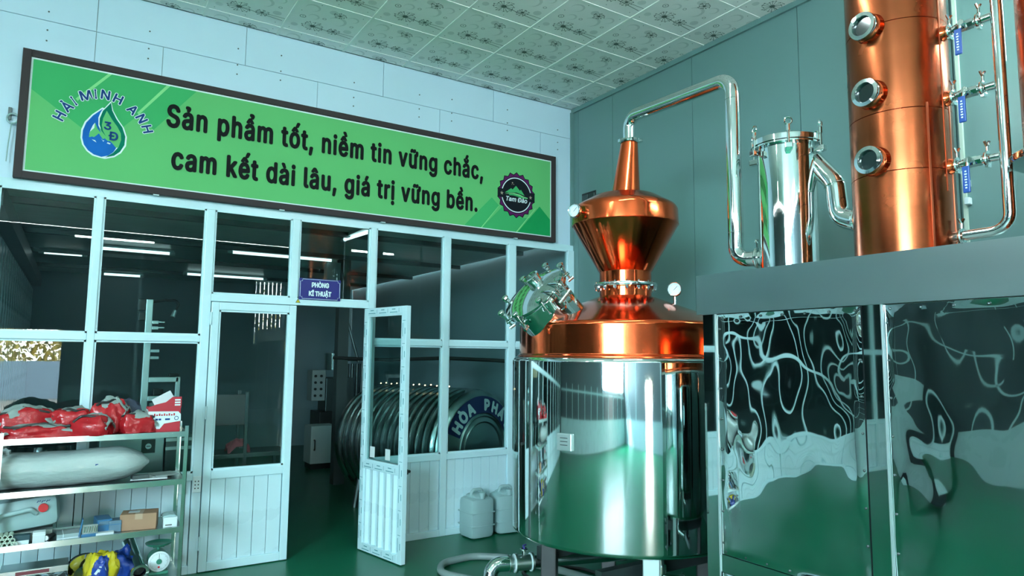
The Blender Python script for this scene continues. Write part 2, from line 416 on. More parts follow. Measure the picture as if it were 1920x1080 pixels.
for y in range(-11, 0, 1): S(MB().span((XL, y-.03, .95), (XL+.02, y+.03, WIN_Z[0]-.03)).build('trim_9', M_frame, smooth=False), 'white upright on the left wall of the hall')
for x in (-5, -3.2, 1.2): S(MB().span((x-.03, FRONT, .95), (x+.03, FRONT+.02, ZC)).build('trim_9', M_frame, smooth=False), 'white upright on the front wall of the hall')
MBw = MB()
for a, b in (((OPEN_X[1], FRONT-.2, 0), (FWX[0], FRONT, ZC)), ((FWX[1], FRONT-.2, 0), (XR+.2, FRONT, ZC)), ((FWX[0], FRONT-.2, 0), (FWX[1], FRONT, FWZ[0])), ((FWX[0], FRONT-.2, FWZ[1]), (FWX[1], FRONT, ZC)), ((XL-.2, FRONT-.2, 0), (OPEN_X[0], FRONT, ZC)), ((OPEN_X[0], FRONT-.2, OPEN_H), (OPEN_X[1], FRONT, ZC))): MBw.span(a, b)
S(MBw.build('wall_front', M_wallX, smooth=False), 'front wall behind the viewer with an open entrance')
w2 = struct('window_2', 'tall window with hanging strips in the front wall behind the viewer', (3.5, FRONT, 2.3))
for x in FWX: MB().span((x-.03, FRONT-.14, FWZ[0]), (x+.03, FRONT-.06, FWZ[1])).build('window_frame', M_frame, w2, smooth=False)
for z in FWZ: MB().span((FWX[0], FRONT-.14, z-.03), (FWX[1], FRONT-.06, z+.03)).build('window_frame', M_frame, w2, smooth=False)
for k in range(7): MB().span((FWX[0]+.03+k*.1, FRONT-.03, FWZ[0]), (FWX[0]+.11+k*.1, FRONT-.02, FWZ[1]-.03)).build('curtain_strip', M_board, w2, smooth=False)
win = struct('window_1', 'band of high blue tinted windows along the left wall', (XL, -3.2, 2.3))
NW = 4; dwy = (WIN_Y[1]-WIN_Y[0])/NW
for k in range(NW+1): MB().span((XL-.12, WIN_Y[0]+k*dwy-.03, WIN_Z[0]), (XL-.06, WIN_Y[0]+k*dwy+.03, WIN_Z[1])).build('window_frame', M_frame, win, smooth=False)
for z in WIN_Z: MB().span((XL-.12, WIN_Y[0], z-.03), (XL-.06, WIN_Y[1], z+.03)).build('window_frame', M_frame, win, smooth=False)
for k in range(NW): MB().span((XL-.095, WIN_Y[0]+k*dwy+.03, WIN_Z[0]+.03), (XL-.09, WIN_Y[0]+(k+1)*dwy-.03, WIN_Z[1]-.03)).build('glass_pane', M_win, win, smooth=False)
# ---- outside: boundary wall and hedge seen only in reflections
S(MB().span((-30, -24.2, 0), (12, -24, 1.35)).build('wall_boundary', M_bluewall, smooth=False), 'pale blue boundary wall across the yard outside')
lf = MB(); rnd = random.Random(5)
for i in range(16000):
    p = Vector((rnd.uniform(-26, 8), rnd.uniform(-29, -24.6), 0)); p.z = 1.0+abs(rnd.gauss(0, 1))*1.5+.8*math.sin(p.x*.9)
    a, b_ = Vector((rnd.gauss(0, 1), rnd.gauss(0, 1), rnd.gauss(0, 1))).normalized()*.10, Vector((rnd.gauss(0, 1), rnd.gauss(0, 1), rnd.gauss(0, 1))).normalized()*.10
    lf.poly([p-a, p+b_, p+a, p-b_])
tag(lf.build('hedge', M_leaf, smooth=False), 'yellow green hedge beyond the boundary wall, seen in reflections', kind='stuff')

# ------------------------------------------------------------------ glazed partition (structure)
pt = struct('wall_partition', 'white framed glass partition with wainscot panels under the banner')
ZW, ZM0, ZM1, ZT, ZD = .745, 1.745, 1.795, 2.80, 2.065
def fr(a, b, name, par=None, m=M_frame):
    return MB().span(a, b, bev=.004).build(name, m, par or pt, smooth=False)
FY0, FY1 = -.03, .03
mull = [(-.56, -.497), (.076, .124), (.826, .890), (2.195, 2.25), (2.935, 3.0), (3.672, 3.752), (4.425, XR-.004)]
lft = [(-.56-.70*k-.06, -.56-.70*k) for k in range(1, 8)]
for a, b in mull+lft: fr((a, FY0, 0), (b, FY1, ZT), 'mullion')
for a, b in ((1.50, 1.562),): fr((a, FY0, 2.125), (b, FY1, ZT), 'mullion')
fr((.89, FY0, 2.068), (2.195, FY1, 2.127), 'transom')
bays = [(mull[0][1], mull[1][0]), (mull[1][1], mull[2][0]), (mull[3][1], mull[4][0]), (mull[4][1], mull[5][0]), (mull[5][1], mull[6][0])]
allm = sorted(lft+mull)
bays += [(a[1], b[0]) for a, b in zip(allm, allm[1:]) if b[0] < -.49]
bead = {}
def pane(x0, x1, z0, z1, par=pt, y=0, tint=M_glass):
    MB().span((x0+.010, y-.003, z0+.010), (x1-.010, y+.003, z1-.010)).build('glass_pane', tint, par, smooth=False)
    b = MB()
    for q in ((x0, z0, x0+.014, z1), (x1-.014, z0, x1, z1), (x0, z0, x1, z0+.014), (x0, z1-.014, x1, z1)): b.span((q[0], y-.016, q[1]), (q[2], y+.016, q[3]))
    b.build('glazing_bead', M_frame, par, smooth=False)
BW = .1
bdm = MB().span((.0015, -.006, 0), (BW-.0015, .012, 1), bev=.0025).mesh('wainscot_board', M_board)
def boards(x0, x1, z0, z1, par, y=-.004):
    n = max(1, round((x1-x0)/BW)); s = (x1-x0)/n/BW
    for k in range(n):
        o = link('wainscot_board', bdm, par, (x0+k*(x1-x0)/n, y, z0)); o.scale = (s, 1, z1-z0)
for x0, x1 in bays:
    fr((x0, FY0, ZM0), (x1, FY1, ZM1), 'rail'); fr((x0, FY0, .69), (x1, FY1, ZW), 'rail'); fr((x0, FY0, 0), (x1, FY1, .062), 'rail')
    pane(x0, x1, ZM1, ZT); pane(x0, x1, ZW, ZM0)
    boards(x0+.004, x1-.004, .062, .69, pt)
for x0, x1 in ((.89, 1.50), (1.562, 2.195)): pane(x0, x1, 2.127, ZT)
# ---- closed door leaf
d1 = struct('door_1', 'closed white glazed door leaf with a boarded lower half')
X0, X1 = .896, 1.556; DY = -.012
def leaf(par, X0, X1, y0, y1, zb=.006, zt=2.062, hinge_left=True, bd=6):
    st = .058
    for a, b in ((X0, X0+st), (X1-st, X1)): MB().span((a, y0, zb), (b, y1, zt), bev=.004).build('stile', M_frame, par, smooth=False)
    for a, b in ((zb, zb+.066), (.69, .757), (zt-.062, zt)): MB().span((X0+st, y0, a), (X1-st, y1, b), bev=.004).build('rail', M_frame, par, smooth=False)
    pane(X0+st, X1-st, .757, zt-.062, par, (y0+y1)/2)
leaf(d1, X0, X1, -.042, .012)
boards(X0+.062, X1-.062, .072, .69, d1, -.022)
for z in (.22, 1.2, 1.93):
    MB().cyl((X0-.002, -.048, z-.05), (X0-.002, -.048, z+.05), .008, n=10).span((X0-.022, -.045, z-.04), (X0+.022, -.0425, z+.04)).build('hinge', M_frame, d1)
# ---- open door leaf, swung out towards the viewer
HX, HY, HA = 2.192, -.036, math.radians(78.8)
d2 = struct('door_2', 'open white glazed door leaf still wearing its printed protective film', (HX, HY, 0)); d2.rotation_euler = (0, 0, -HA)
def bl(b, name, m, smooth=False): return b.build(name, m, d2, smooth=smooth, world=False)
LW, T0, T1 = .64, -.045, .0
for a, b in ((0, .06), (LW-.06, LW)): bl(MB().span((a, T0, .008), (b, T1, 2.062), bev=.003), 'stile', M_frame)
for a, b in ((.008, .075), (.69, .757), (2.0, 2.062)): bl(MB().span((.06, T0, a), (LW-.06, T1, b), bev=.003), 'rail', M_frame)
bl(MB().span((.062, -.026, .76), (LW-.062, -.020, 1.998)), 'glass_pane', M_glass)
b = MB()
for q in ((.06, .757, .074, 2.0), (LW-.074, .757, LW-.06, 2.0), (.06, .757, LW-.06, .771), (.06, 1.986, LW-.06, 2.0)): b.span((q[0], -.040, q[1]), (q[2], -.006, q[3]))
bl(b, 'glazing_bead', M_frame)
rib = MB()
rib.poly([(0, -.030, 0), (.03, -.036, 0), (.045, -.012, 0), (.085, -.012, 0), (.1, -.030, 0), (.1, -.022, 0), (.088, -.004, 0), (.042, -.004, 0), (.027, -.028, 0), (0, -.022, 0)], ext=(0, 0, 1))
rm = rib.mesh('ribbed_board', M_board)
for k in range(5):
    o = link('ribbed_board', rm, d2, (.062+k*.1032, 0, .075)); o.scale = (1.032, 1, .615)
fm = MB(); rnd = random.Random(2)
for face in (T0-.0006, T1+.0006):
    for a, b in ((.012, .05), (LW-.05, LW-.012)):
        z = .1
        while z < 1.95:
            fm.span((a, face-.0003, z), (a+.006, face+.0003, z+.11)); fm.span((b-.007, face-.0003, z+.02), (b, face+.0003, z+.07)); fm.span((a, face-.0003, z+.13), (b, face+.0003, z+.134)); z += .19
    for zz in (.024, .706, 2.012):
        x = .07
        while x < LW-.15:
            fm.span((x, face-.0003, zz), (x+.11, face+.0003, zz+.006)); fm.span((x+.03, face-.0003, zz+.025), (x+.08, face+.0003, zz+.032)); fm.span((x+.13, face-.0003, zz), (x+.134, face+.0003, zz+.036)); x += .165
bl(fm, 'film_print', M_film)
lk = MB().span((LW-.055, .0, .70), (LW-.01, .02, .74), bev=.004).cyl((LW-.03, .02, .72), (LW-.03, .045, .72), .012)
lk.span((LW-.11, .035, .712), (LW-.02, .05, .728), bev=.004); bl(lk, 'latch', M_black)
st = MB()
for x in (.13, .36): st.span((x, -.0285, .79), (x+.07, -.0262, .88))
bl(st, 'sticker', M_paper)
for z in (.22, 1.1, 1.9): bl(MB().cyl((-.004, .004, z-.05), (-.004, .004, z+.05), .008, n=10), 'hinge', M_frame)

# ------------------------------------------------------------------ inner room behind the glass
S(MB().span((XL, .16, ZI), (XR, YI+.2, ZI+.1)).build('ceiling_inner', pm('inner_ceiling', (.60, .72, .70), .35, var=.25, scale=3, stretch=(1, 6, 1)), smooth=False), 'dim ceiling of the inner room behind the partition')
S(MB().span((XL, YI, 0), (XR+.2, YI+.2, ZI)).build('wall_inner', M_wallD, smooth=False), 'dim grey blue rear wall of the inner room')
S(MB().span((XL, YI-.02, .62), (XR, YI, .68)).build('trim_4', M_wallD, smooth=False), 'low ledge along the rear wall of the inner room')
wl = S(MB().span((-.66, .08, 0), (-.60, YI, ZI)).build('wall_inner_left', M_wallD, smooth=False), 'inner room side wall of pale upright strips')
sm = MB().span((0, -.09, .05), (.03, .09, 2.62), bev=.006).mesh('strip_panel', M_board)
for k in range(24): link('strip_panel', sm, wl, (-.60, .25+k*.285, 0))
MB().span((-.60, .1, 2.68), (-.48, YI, 2.84)).build('beam', M_dsteel, wl, smooth=False)
for y in (1.0, 2.6, 4.2, 5.8):
    S(MB().span((-.6, y-.03, ZI-.05), (XR, y+.03, ZI)).build('trim_5', M_dsteel, smooth=False), 'dark ceiling batten across the inner room')
def tubelamp(p, q, label, lit=True):
    p, q = Vector(p), Vector(q); t = thing('tube_lamp', label, 'lamp', (p+q)/2, group='tube lamps in the inner room')
    d = (q-p).normalized()
    MB().cyl(p, q, .016, n=10).build('tube', M_tube if lit else M_white, t)
    for e, s in ((p, 1), (q, -1)): MB().cyl(e-d*s*.03, e+d*s*.03, .022, n=10).build('end_cap', M_white, t)
    MB().span(p+Vector((0, 0, .03))-Vector((.02, .02, .012)), q+Vector((0, 0, .03))+Vector((.02, .02, .012))).build('batten', M_white, t, smooth=False)
tubelamp((1.507, 2.8, 2.87), (2.77, 2.8, 2.87), 'long tube lamp seen through the pane above the closed door')
tubelamp((1.37, 5.6, 2.87), (2.55, 5.6, 2.87), 'tube lamp deep in the room, low in the pane above the closed door')
tubelamp((2.344, 1.16, 2.87), (2.40, .5, 2.87), 'tube lamp at upper right of the pane above the room name plate')
tubelamp((.18, 3.4, 2.87), (.95, 3.4, 2.87), 'tube lamp behind the second pane from the left')
tubelamp((.3, 6.4, 2.87), (.85, 6.4, 2.87), 'far short tube lamp behind the second pane from the left')
tubelamp((-.40, 4.2, 2.87), (.05, 4.2, 2.87), 'tube lamp behind the leftmost pane')

for p, q, lab in (((3.5, -4.72, 3.9), (4.45, -4.72, 3.9), 'upper lit tube lamp added out of view to brighten the right wall by the columns'), ((3.54, -4.82, 3.35), (4.45, -4.82, 3.35), 'lower lit tube lamp added out of view to brighten the right wall by the columns'), ((1.5, -3.5, 3.78), (2.7, -3.5, 3.78), 'lit pendant tube lamp added out of view in front of the still to brighten the back wall'), ((-.5, -3.5, 3.78), (.7, -3.5, 3.78), 'lit pendant tube lamp put out of view above the viewer to brighten the back wall'), ((-3.0, -3.5, 3.78), (-1.8, -3.5, 3.78), 'lit pendant tube lamp put out of view far left to brighten the back wall'), ((-.1, -7.6, 3.6), (1.1, -7.6, 3.6), 'lit pendant tube lamp of the hall behind the viewer')):  # all but the last are put out of view to brighten walls and ceiling
    p, q = Vector(p), Vector(q); t = thing('tube_lamp', lab, 'lamp', (p+q)/2, group='pendant tube lamps of the hall'); u_ = (q-p).normalized()
    MB().cyl(p, q, .016, n=10).build('tube', M_htube, t)
    for e, s_ in ((p, 1), (q, -1)):
        MB().cyl(e-u_*.03*s_, e+u_*.01*s_, .022, n=10).build('end_cap', M_white, t)
        MB().cyl(e+u_*.1*s_+Vector((0, 0, .014)), (e.x+u_.x*.1*s_, e.y+u_.y*.1*s_, ZC), .004, n=6).build('hanging_rod', M_white, t)

# ------------------------------------------------------------------ banner
BX0, BX1, BZ0, BZ1 = -.428, 4.237, 2.862, 3.795
BY = -.045
bn = thing('banner', 'long green slogan banner in a brown frame on the white wall above the glass partition', 'banner', ((BX0+BX1)/2, BY, BZ0))
FW = .052
for a, b in (((BX0, 0, BZ0), (BX0+FW, 0, BZ1)), ((BX1-FW, 0, BZ0), (BX1, 0, BZ1)), ((BX0+FW, 0, BZ0), (BX1-FW, 0, BZ0+FW)), ((BX0+FW, 0, BZ1-FW), (BX1-FW, 0, BZ1))):
    MB().span((a[0], BY-.012, a[2]), (b[0], -.001, b[2]), bev=.003).build('frame_bar', M_bframe, bn, smooth=False)
ix0, ix1, iz0, iz1 = BX0+FW, BX1-FW, BZ0+FW, BZ1-FW
MB().span((ix0, BY+.004, iz0), (ix1, -.001, iz1)).build('white_border', M_bwhite, bn, smooth=False)
k = .012; gx0, gx1, gz0, gz1 = ix0+k, ix1-k, iz0+k, iz1-k
MB().span((gx0, BY+.003, gz0), (gx1, BY+.0045, gz1)).build('printed_face', M_bgreen, bn, smooth=False)
lay = [0]
def flat(name, pts, m, par=bn, y=None, step=True):
    if step: lay[0] += 1
    yy = BY+.0028-lay[0]*.00025 if y is None else y
    return MB().poly([(x, yy, z) for x, z in pts], ext=(0, -.0002, 0)).build(name, m, par, smooth=False)
flat('printed_triangle', [(gx0, gz1), (gx0, 3.51), (-.046, 3.285), (.10, 3.46), (.21, 3.34), (.32, 3.47), (.415, 3.36), (.70, gz1)], M_bdark)
flat('printed_stripe', [(.094, gz1), (.118, gz1), (-.085, 3.482), (-.098, 3.497)], M_bline)
flat('printed_stripe', [(.486, gz1), (.512, gz1), (.31, 3.458), (.298, 3.472)], M_bline)
flat('printed_peak', [(3.136, gz0), (3.447, 3.246), (3.535, 3.172), (3.326, gz0)], M_bdark)
flat('printed_peak', [(3.335, gz0), (3.64, 3.235), (3.70, 3.19), (3.80, 3.08), (3.90, 3.085), (3.75, gz0)], M_bdark)
flat('printed_peak', [(3.76, gz0), (4.034, 3.227), (gx1, 3.10), (gx1, gz0)], M_bdeep)
flat('printed_stripe', [(3.326, gz0), (3.338, gz0), (3.535, 3.172), (3.525, 3.165)], M_bline)
flat('printed_stripe', [(3.74, gz0), (3.755, gz0), (3.985, 3.20), (3.975, 3.195)], M_bline)
LY = BY-.0005
def lettering(name, me, x, z, par, y=LY, rot=0):
    o = link(name, me, par, Vector((x, y, z))-root_loc(par)); o.rotation_euler = (Matrix.Rotation(PI/2, 3, 'X') @ Matrix.Rotation(rot, 3, 'Z')).to_euler(); return o
lettering('slogan_line', text_mesh('Sản phẩm tốt, niềm tin vững chắc,', M_ink, .0085, w=2.845, cap=.186, anchor='L'), .497, 3.402, bn)
lettering('slogan_line', text_mesh('cam kết dài lâu, giá trị vững bền.', M_ink, .0085, w=2.735, cap=.184, anchor='L'), .548, 3.073, bn)
# company logo: water drop under an arched name
def smoothp(pts, n=2):
    for _ in range(n):
        q = []
        for a, b in zip(pts, pts[1:]+pts[:1]): q += [(a[0]*.75+b[0]*.25, a[1]*.75+b[1]*.25), (a[0]*.25+b[0]*.75, a[1]*.25+b[1]*.75)]
        pts = q
    return pts
drop_out = [(.124, 3.525), (.142, 3.455), (.176, 3.395), (.218, 3.338), (.242, 3.27), (.240, 3.20), (.21, 3.14), (.17, 3.103), (.11, 3.080), (.08, 3.083), (.03, 3.092), (-.008, 3.12), (-.038, 3.164), (-.051, 3.214), (-.05, 3.275), (-.032, 3.336), (.010, 3.40), (.072, 3.465), (.085, 3.462), (.102, 3.49)]
flat('logo_outline', drop_out, M_bwhite)
flat('logo_ground', [(.03, 3.30), (.033, 3.355), (.07, 3.30), (.09, 3.45), (.101, 3.46), (.14, 3.39), (.175, 3.345), (.205, 3.28), (.21, 3.23), (.192, 3.18), (.15, 3.17), (.02, 3.21), (-.002, 3.225), (.006, 3.27)], M_bgreen)
flat('logo_drop', [(.076, 3.457), (.017, 3.393), (-.022, 3.331), (-.039, 3.271), (-.04, 3.214), (-.027, 3.166), (.001, 3.127), (.039, 3.102), (.087, 3.092), (.129, 3.108), (.16, 3.139), (.177, 3.174), (.155, 3.20), (.133, 3.221), (.122, 3.217), (.101, 3.235), (.088, 3.226), (.061, 3.265), (.045, 3.245), (.032, 3.231), (.02, 3.234), (.001, 3.225), (.002, 3.25), (.006, 3.275), (.02, 3.32), (.033, 3.342), (.05, 3.30), (.073, 3.272), (.055, 3.325), (.051, 3.384), (.062, 3.425)], M_lblue)
flat('logo_leaf', [(.124, 3.512), (.136, 3.453), (.166, 3.395), (.208, 3.338), (.231, 3.271), (.229, 3.206), (.203, 3.15), (.167, 3.114), (.112, 3.092), (.16, 3.136), (.192, 3.186), (.205, 3.24), (.2, 3.291), (.175, 3.338), (.14, 3.383), (.101, 3.446), (.081, 3.384), (.076, 3.332), (.085, 3.29), (.107, 3.250), (.076, 3.287), (.06, 3.335), (.06, 3.38), (.077, 3.441), (.102, 3.478)], M_lgreen)
for q in ([(.02, 3.212), (.04, 3.21), (.05, 3.195), (.035, 3.202)], [(.075, 3.232), (.09, 3.215), (.098, 3.22), (.093, 3.208)], [(.115, 3.20), (.135, 3.195), (.14, 3.203), (.12, 3.209)]): flat('logo_snow', q, M_bwhite, step=False)
lettering('logo_digit', text_mesh('3', M_navy, .003, w=.048, cap=.062), .113, 3.300, bn, BY-.006)
lettering('logo_letter', text_mesh('Đ', M_navy, .003, w=.062, cap=.066), .153, 3.226, bn, BY-.006)
def ringtext(chars, m, wide, out=0):
    for ch, (x, z), cap, cw in chars:
        a = math.atan2(z-CZ, x-CX)-PI/2
        me = text_mesh(ch, m, wide, w=cw+out*2, cap=cap+out*2)
        c = Matrix.Rotation(a, 3, 'Z') @ Vector((0, -cap/2-out, 0))
        lettering('logo_letter', me, x+c.x, z+c.y, bn, BY-(.0030 if not out else .0012), a)
CX, CZ = .068, 3.245
ring_ch = [('H', (-.187, 3.348)), ('Ả', (-.146, 3.425)), ('I', (-.108, 3.475)), ('M', (-.037, 3.532)), ('I', (.023, 3.556)), ('N', (.086, 3.563)), ('H', (.168, 3.549)), ('A', (.268, 3.488)), ('N', (.330, 3.430)), ('H', (.372, 3.357))]
cw = {'H': .058, 'Ả': .062, 'I': .013, 'M': .075, 'N': .058, 'A': .062}
ringtext([(c, p, .072, cw[c]) for c, p in ring_ch], M_bwhite, .0075, .005)
ringtext([(c, p, .072, cw[c]) for c, p in ring_ch], M_navy, .0028)
# round badge
BCX, BCZ = 3.741, 3.308
def star(c, r0, r1, n, a0=PI/2): return [(c[0]+(r0 if i % 2 == 0 else r1)*math.cos(a0+PI*i/n)*.97, c[1]+(r0 if i % 2 == 0 else r1)*math.sin(a0+PI*i/n)) for i in range(2*n)]
lay[0] = 14
flat('badge_edge', star((BCX, BCZ), .242, .215, 18), M_bbadge)
flat('badge_rim', star((BCX, BCZ), .231, .205, 18), M_purple)
flat('badge_disc', arc((BCX, BCZ), .192, 0, 2*PI*47/48, 47), M_bbadge)
flat('badge_ring', arc((BCX, BCZ), .183, 0, 2*PI*47/48, 47), M_bwhite)
flat('badge_disc', arc((BCX, BCZ), .173, 0, 2*PI*47/48, 47), M_bbadge)
flat('badge_band', [(3.513, 3.265), (3.513, 3.355), (3.968, 3.355), (3.968, 3.255)], M_bbadge)
flat('badge_mountain', [(3.60, 3.318), (3.675, 3.372), (3.692, 3.360), (3.734, 3.405), (3.782, 3.359), (3.795, 3.372), (3.84, 3.315), (3.74, 3.335)], M_bdark)
sw = [(3.598, 3.303), (3.65, 3.32), (3.71, 3.326), (3.78, 3.318), (3.83, 3.303), (3.882, 3.296), (3.875, 3.288), (3.82, 3.294), (3.76, 3.309), (3.70, 3.316), (3.65, 3.312)]
flat('badge_road', sw, M_bline)
flat('badge_road', [(x, z-.012) for x, z in sw[1:6]]+[(x, z-.016) for x, z in sw[7:11]], M_bdark)
flat('badge_star', star((3.563, 3.308), .022, .009, 5), M_bgold); flat('badge_star', star((3.915, 3.304), .022, .009, 5), M_bgold)
for q in ((3.69, 3.43, .008), (3.705, 3.415, .005), (3.683, 3.412, .004)): flat('badge_dot', arc((q[0], q[1]), q[2], 0, 5.2, 5), M_bgold)
lettering('badge_name', text_mesh('Tam Đảo', M_bwhite, .0018, w=.26, cap=.048, shear=.2), BCX, 3.235, bn, BY-.006)
# clips on the banner frame
for x in (.46, 1.4, 2.3, 3.74):
    MB().span((x-.02, -.05, BZ0-.008), (x+.02, -.02, BZ0+.004)).build('clip', M_white, bn, smooth=False)

# ------------------------------------------------------------------ room name plate and small wall things
np_ = thing('room_name_plate', 'dark blue enamel room name plate with white lettering over the open doorway', 'sign', (1.748, -.034, 2.118))
MB().span((1.57, -.042, 2.118), (1.926, -.030, 2.30), bev=.002).build('plate', M_plate, np_, smooth=False)
b = MB(); x0, x1, z0, z1, n = 1.578, 1.918, 2.126, 2.292, .018
pth = [(x0+n, z0), (x1-n, z0), (x1-n*.9, z0+n*.9), (x1, z0+n), (x1, z1-n), (x1-n*.9, z1-n*.9), (x1-n, z1), (x0+n, z1), (x0+n*.9, z1-n*.9), (x0, z1-n), (x0, z0+n), (x0+n*.9, z0+n*.9)]
b.tube([(x, -.0425, z) for x, z in pth], .0018, 6, closed=True); b.build('border', M_white, np_)
lettering('lettering', text_mesh('PHÒNG', M_white, .003, w=.150, cap=.044), 1.748, 2.224, np_, -.0425)
lettering('lettering', text_mesh('KĨ THUẬT', M_white, .003, w=.195, cap=.044), 1.748, 2.150, np_, -.0425)
wt = thing('warning_sticker', 'tiny yellow triangular warning sticker on the transom left of the name plate', 'sticker', (1.565, -.034, 2.085))
MB().poly([(1.545, -.0315, 2.088), (1.587, -.0315, 2.088), (1.566, -.0315, 2.122)], ext=(0, -.001, 0)).build('edge', M_black, wt, smooth=False)
MB().poly([(1.551, -.033, 2.091), (1.581, -.033, 2.091), (1.566, -.033, 2.115)], ext=(0, -.0006, 0)).build('face', M_yellow, wt, smooth=False)
vb = thing('wall_outlet_box', 'small black outlet box on the right wall behind the copper hat', 'outlet', (XR, -.285, 3.26))
MB().span((XR-.012, -.40, 3.25), (XR, -.17, 3.40), bev=.004).build('back_plate', M_black, vb, smooth=False)
for y in (-.34, -.23): MB().span((XR-.022, y-.045, 3.275), (XR-.010, y+.045, 3.375), bev=.003).build('socket', M_dsteel, vb, smooth=False)
sk = thing('wall_socket', 'white six-hole wall socket beside the closed door', 'socket', (.85, -.03, .63))
MB().span((.828, -.040, .60), (.888, -.030, .72), bev=.003).build('plate', M_white, sk, smooth=False)
for i in range(2):
    for j in range(3): MB().cyl((.846+i*.022, -.0395, .632+j*.026), (.846+i*.022, -.0408, .632+j*.026), .005, n=8).build('hole', M_black, sk)
hk = thing('wall_hook', 'dark wall hook with a hanging cord at the left edge of the banner wall', 'hook', (-.47, -.01, 3.30))
MB().span((-.485, -.02, 3.27), (-.465, 0, 3.36), bev=.003).build('bracket', M_dsteel, hk, smooth=False)
MB().torus((-.455, -.03, 3.28), (.3, 1, 0), .035, .006, 20, 6).tube([(-.46, -.03, 3.245), (-.468, -.03, 3.1), (-.472, -.03, 2.97)], .004, 6).build('cord', M_can, hk)
cd = thing('wall_conduit', 'thin pale cable conduit running up the right wall behind the copper column', 'conduit', (XR, -3.88, 1.0))
MB().span((XR-.018, -3.890, 1.0), (XR, -3.870, ZC-.05)).build('duct', pm('cream_duct', (.52, .66, .56), .5), cd, smooth=False)
for z in (2.61, 2.72): MB().span((XR-.04, -3.915, z-.022), (XR, -3.885, z+.022), bev=.005).build('clip', M_white, cd, smooth=False)

# ------------------------------------------------------------------ copper pot still
SX, SY = 3.16, -2.321
ps = thing('copper_pot_still', 'copper pot still with onion head on a mirror polished steel jacket', 'still', (SX, SY, 0))
T = Matrix.Translation((SX, SY, 0))
def rnd_prof(pts, rad, n=6): return [(p.x, p.z) for p in fillet([Vector((r, 0, z)) for r, z in pts], rad, n)]
JB = .545
MB().lathe([(0, JB-.02)]+rnd_prof([(.70, JB-.02), (.766, JB), (.768, 1.652), (.60, 1.652)], .03), T, 96).build('jacket', M_jacket, ps)
MB().lathe([(.60, 1.64)]+rnd_prof([(.60, 1.645), (.737, 1.645), (.737, 1.664), (.722, 1.668), (.722, 1.868), (.18, 2.066), (.12, 2.066)], .03)+[(.12, 2.066)], T, 96).build('copper_dome', M_copper, ps)
MB().lathe([(.176, 2.03), (.176, 2.14), (.176, 2.24)], T, 64).build('neck', M_copper, ps)
fl = MB().lathe([(.172, 2.128), (.214, 2.128), (.216, 2.132), (.216, 2.150), (.214, 2.154), (.172, 2.154)], T, 64).build('neck_flange', M_steel, ps)
for i in range(16):
    a = 2*PI*i/16+.1; c = Vector((SX+.2*math.cos(a), SY+.2*math.sin(a), 0))
    MB().cyl(c+Vector((0, 0, 2.105)), c+Vector((0, 0, 2.165)), .006, n=8).cyl(c+Vector((0, 0, 2.112)), c+Vector((0, 0, 2.128)), .012, n=6).build('bolt', M_steel, fl)
MB().lathe([(.176, 2.232), (.181, 2.238)]+[(.181+(.362-.181)*t, 2.238+(2.556-2.238)*t) for t in (.25, .5, .75)]+[(.360, 2.554)], T, 80).build('hat_cone', M_copper, ps)
MB().lathe([(.360, 2.554), (.3645, 2.557)]+rnd_prof([(.3645, 2.56), (.360, 2.682), (.22, 2.762), (.095, 2.79)], .06, 8)+[(.09, 2.79)], T, 80).build('hat_crown', M_copper, ps)
rt = Vector((.741, -.671, 0)); top = Vector((SX, SY, 3.155))+rt*.035
MB().tube([Vector((SX, SY, 2.77))+rt*.008, Vector((SX, SY, 2.79))+rt*.009, top-Vector((0, 0, .02)), top], [.102, .097, .060, .058], 48).build('swan_cone', M_copper, ps)
cl = MB(); cl.torus(top, (0, 0, 1), .062, .011, 40, 8); cl.build('cone_clamp', M_steel, ps)
def gauge(c, n, r, par, stem=None, glassy=True):
    c = Vector(c); n = Vector(n).normalized(); q = n.to_track_quat('Z', 'Y').to_matrix().to_4x4(); Mg = Matrix.Translation(c) @ q
    g_ = MB().lathe([(0, -.018), (r*.95, -.018), (r, -.014), (r, .012), (r*.93, .018), (r*.86, .016), (r*.86, .006), (0, .006)], Mg, 32).build('pressure_gauge', M_steel, par)
    d_ = MB().lathe([(0, .0065), (r*.85, .0065), (r*.85, .0075), (0, .0075)], Mg, 32)
    d_.build('dial', M_white, g_)
    k_ = MB()
    for i in range(24):
        a = math.radians(225-270*i/23); p = Vector((math.cos(a), math.sin(a), 0))
        k_.tube([Mg @ (p*r*(.66 if i % 4 else .58)+Vector((0, 0, .008))), Mg @ (p*r*.76+Vector((0, 0, .008)))], .0009, 4)
    k_.tube([Mg @ Vector((-r*.12, -r*.12, .0095)), Mg @ Vector((r*.4, r*.42, .0095))], .0016, 4)
    k_.build('needle', M_black, g_)
    if stem: MB().tube([Vector(p) for p in stem], .011, 10).build('gauge_stem', M_steel, par)
gauge((2.752, -2.285, 2.622), (-.95, -.30, 0), .048, ps, [(2.765, -2.283, 2.622), (2.84, -2.275, 2.622)])
gauge((3.36, -2.585, 2.11), (-.85, -.52, 0), .05, ps, [(3.367, -2.58, 1.94), (3.367, -2.58, 2.10)])
MB().cyl((3.367, -2.58, 1.965), (3.367, -2.58, 1.985), .02, n=6).build('gauge_nut', M_steel, ps)
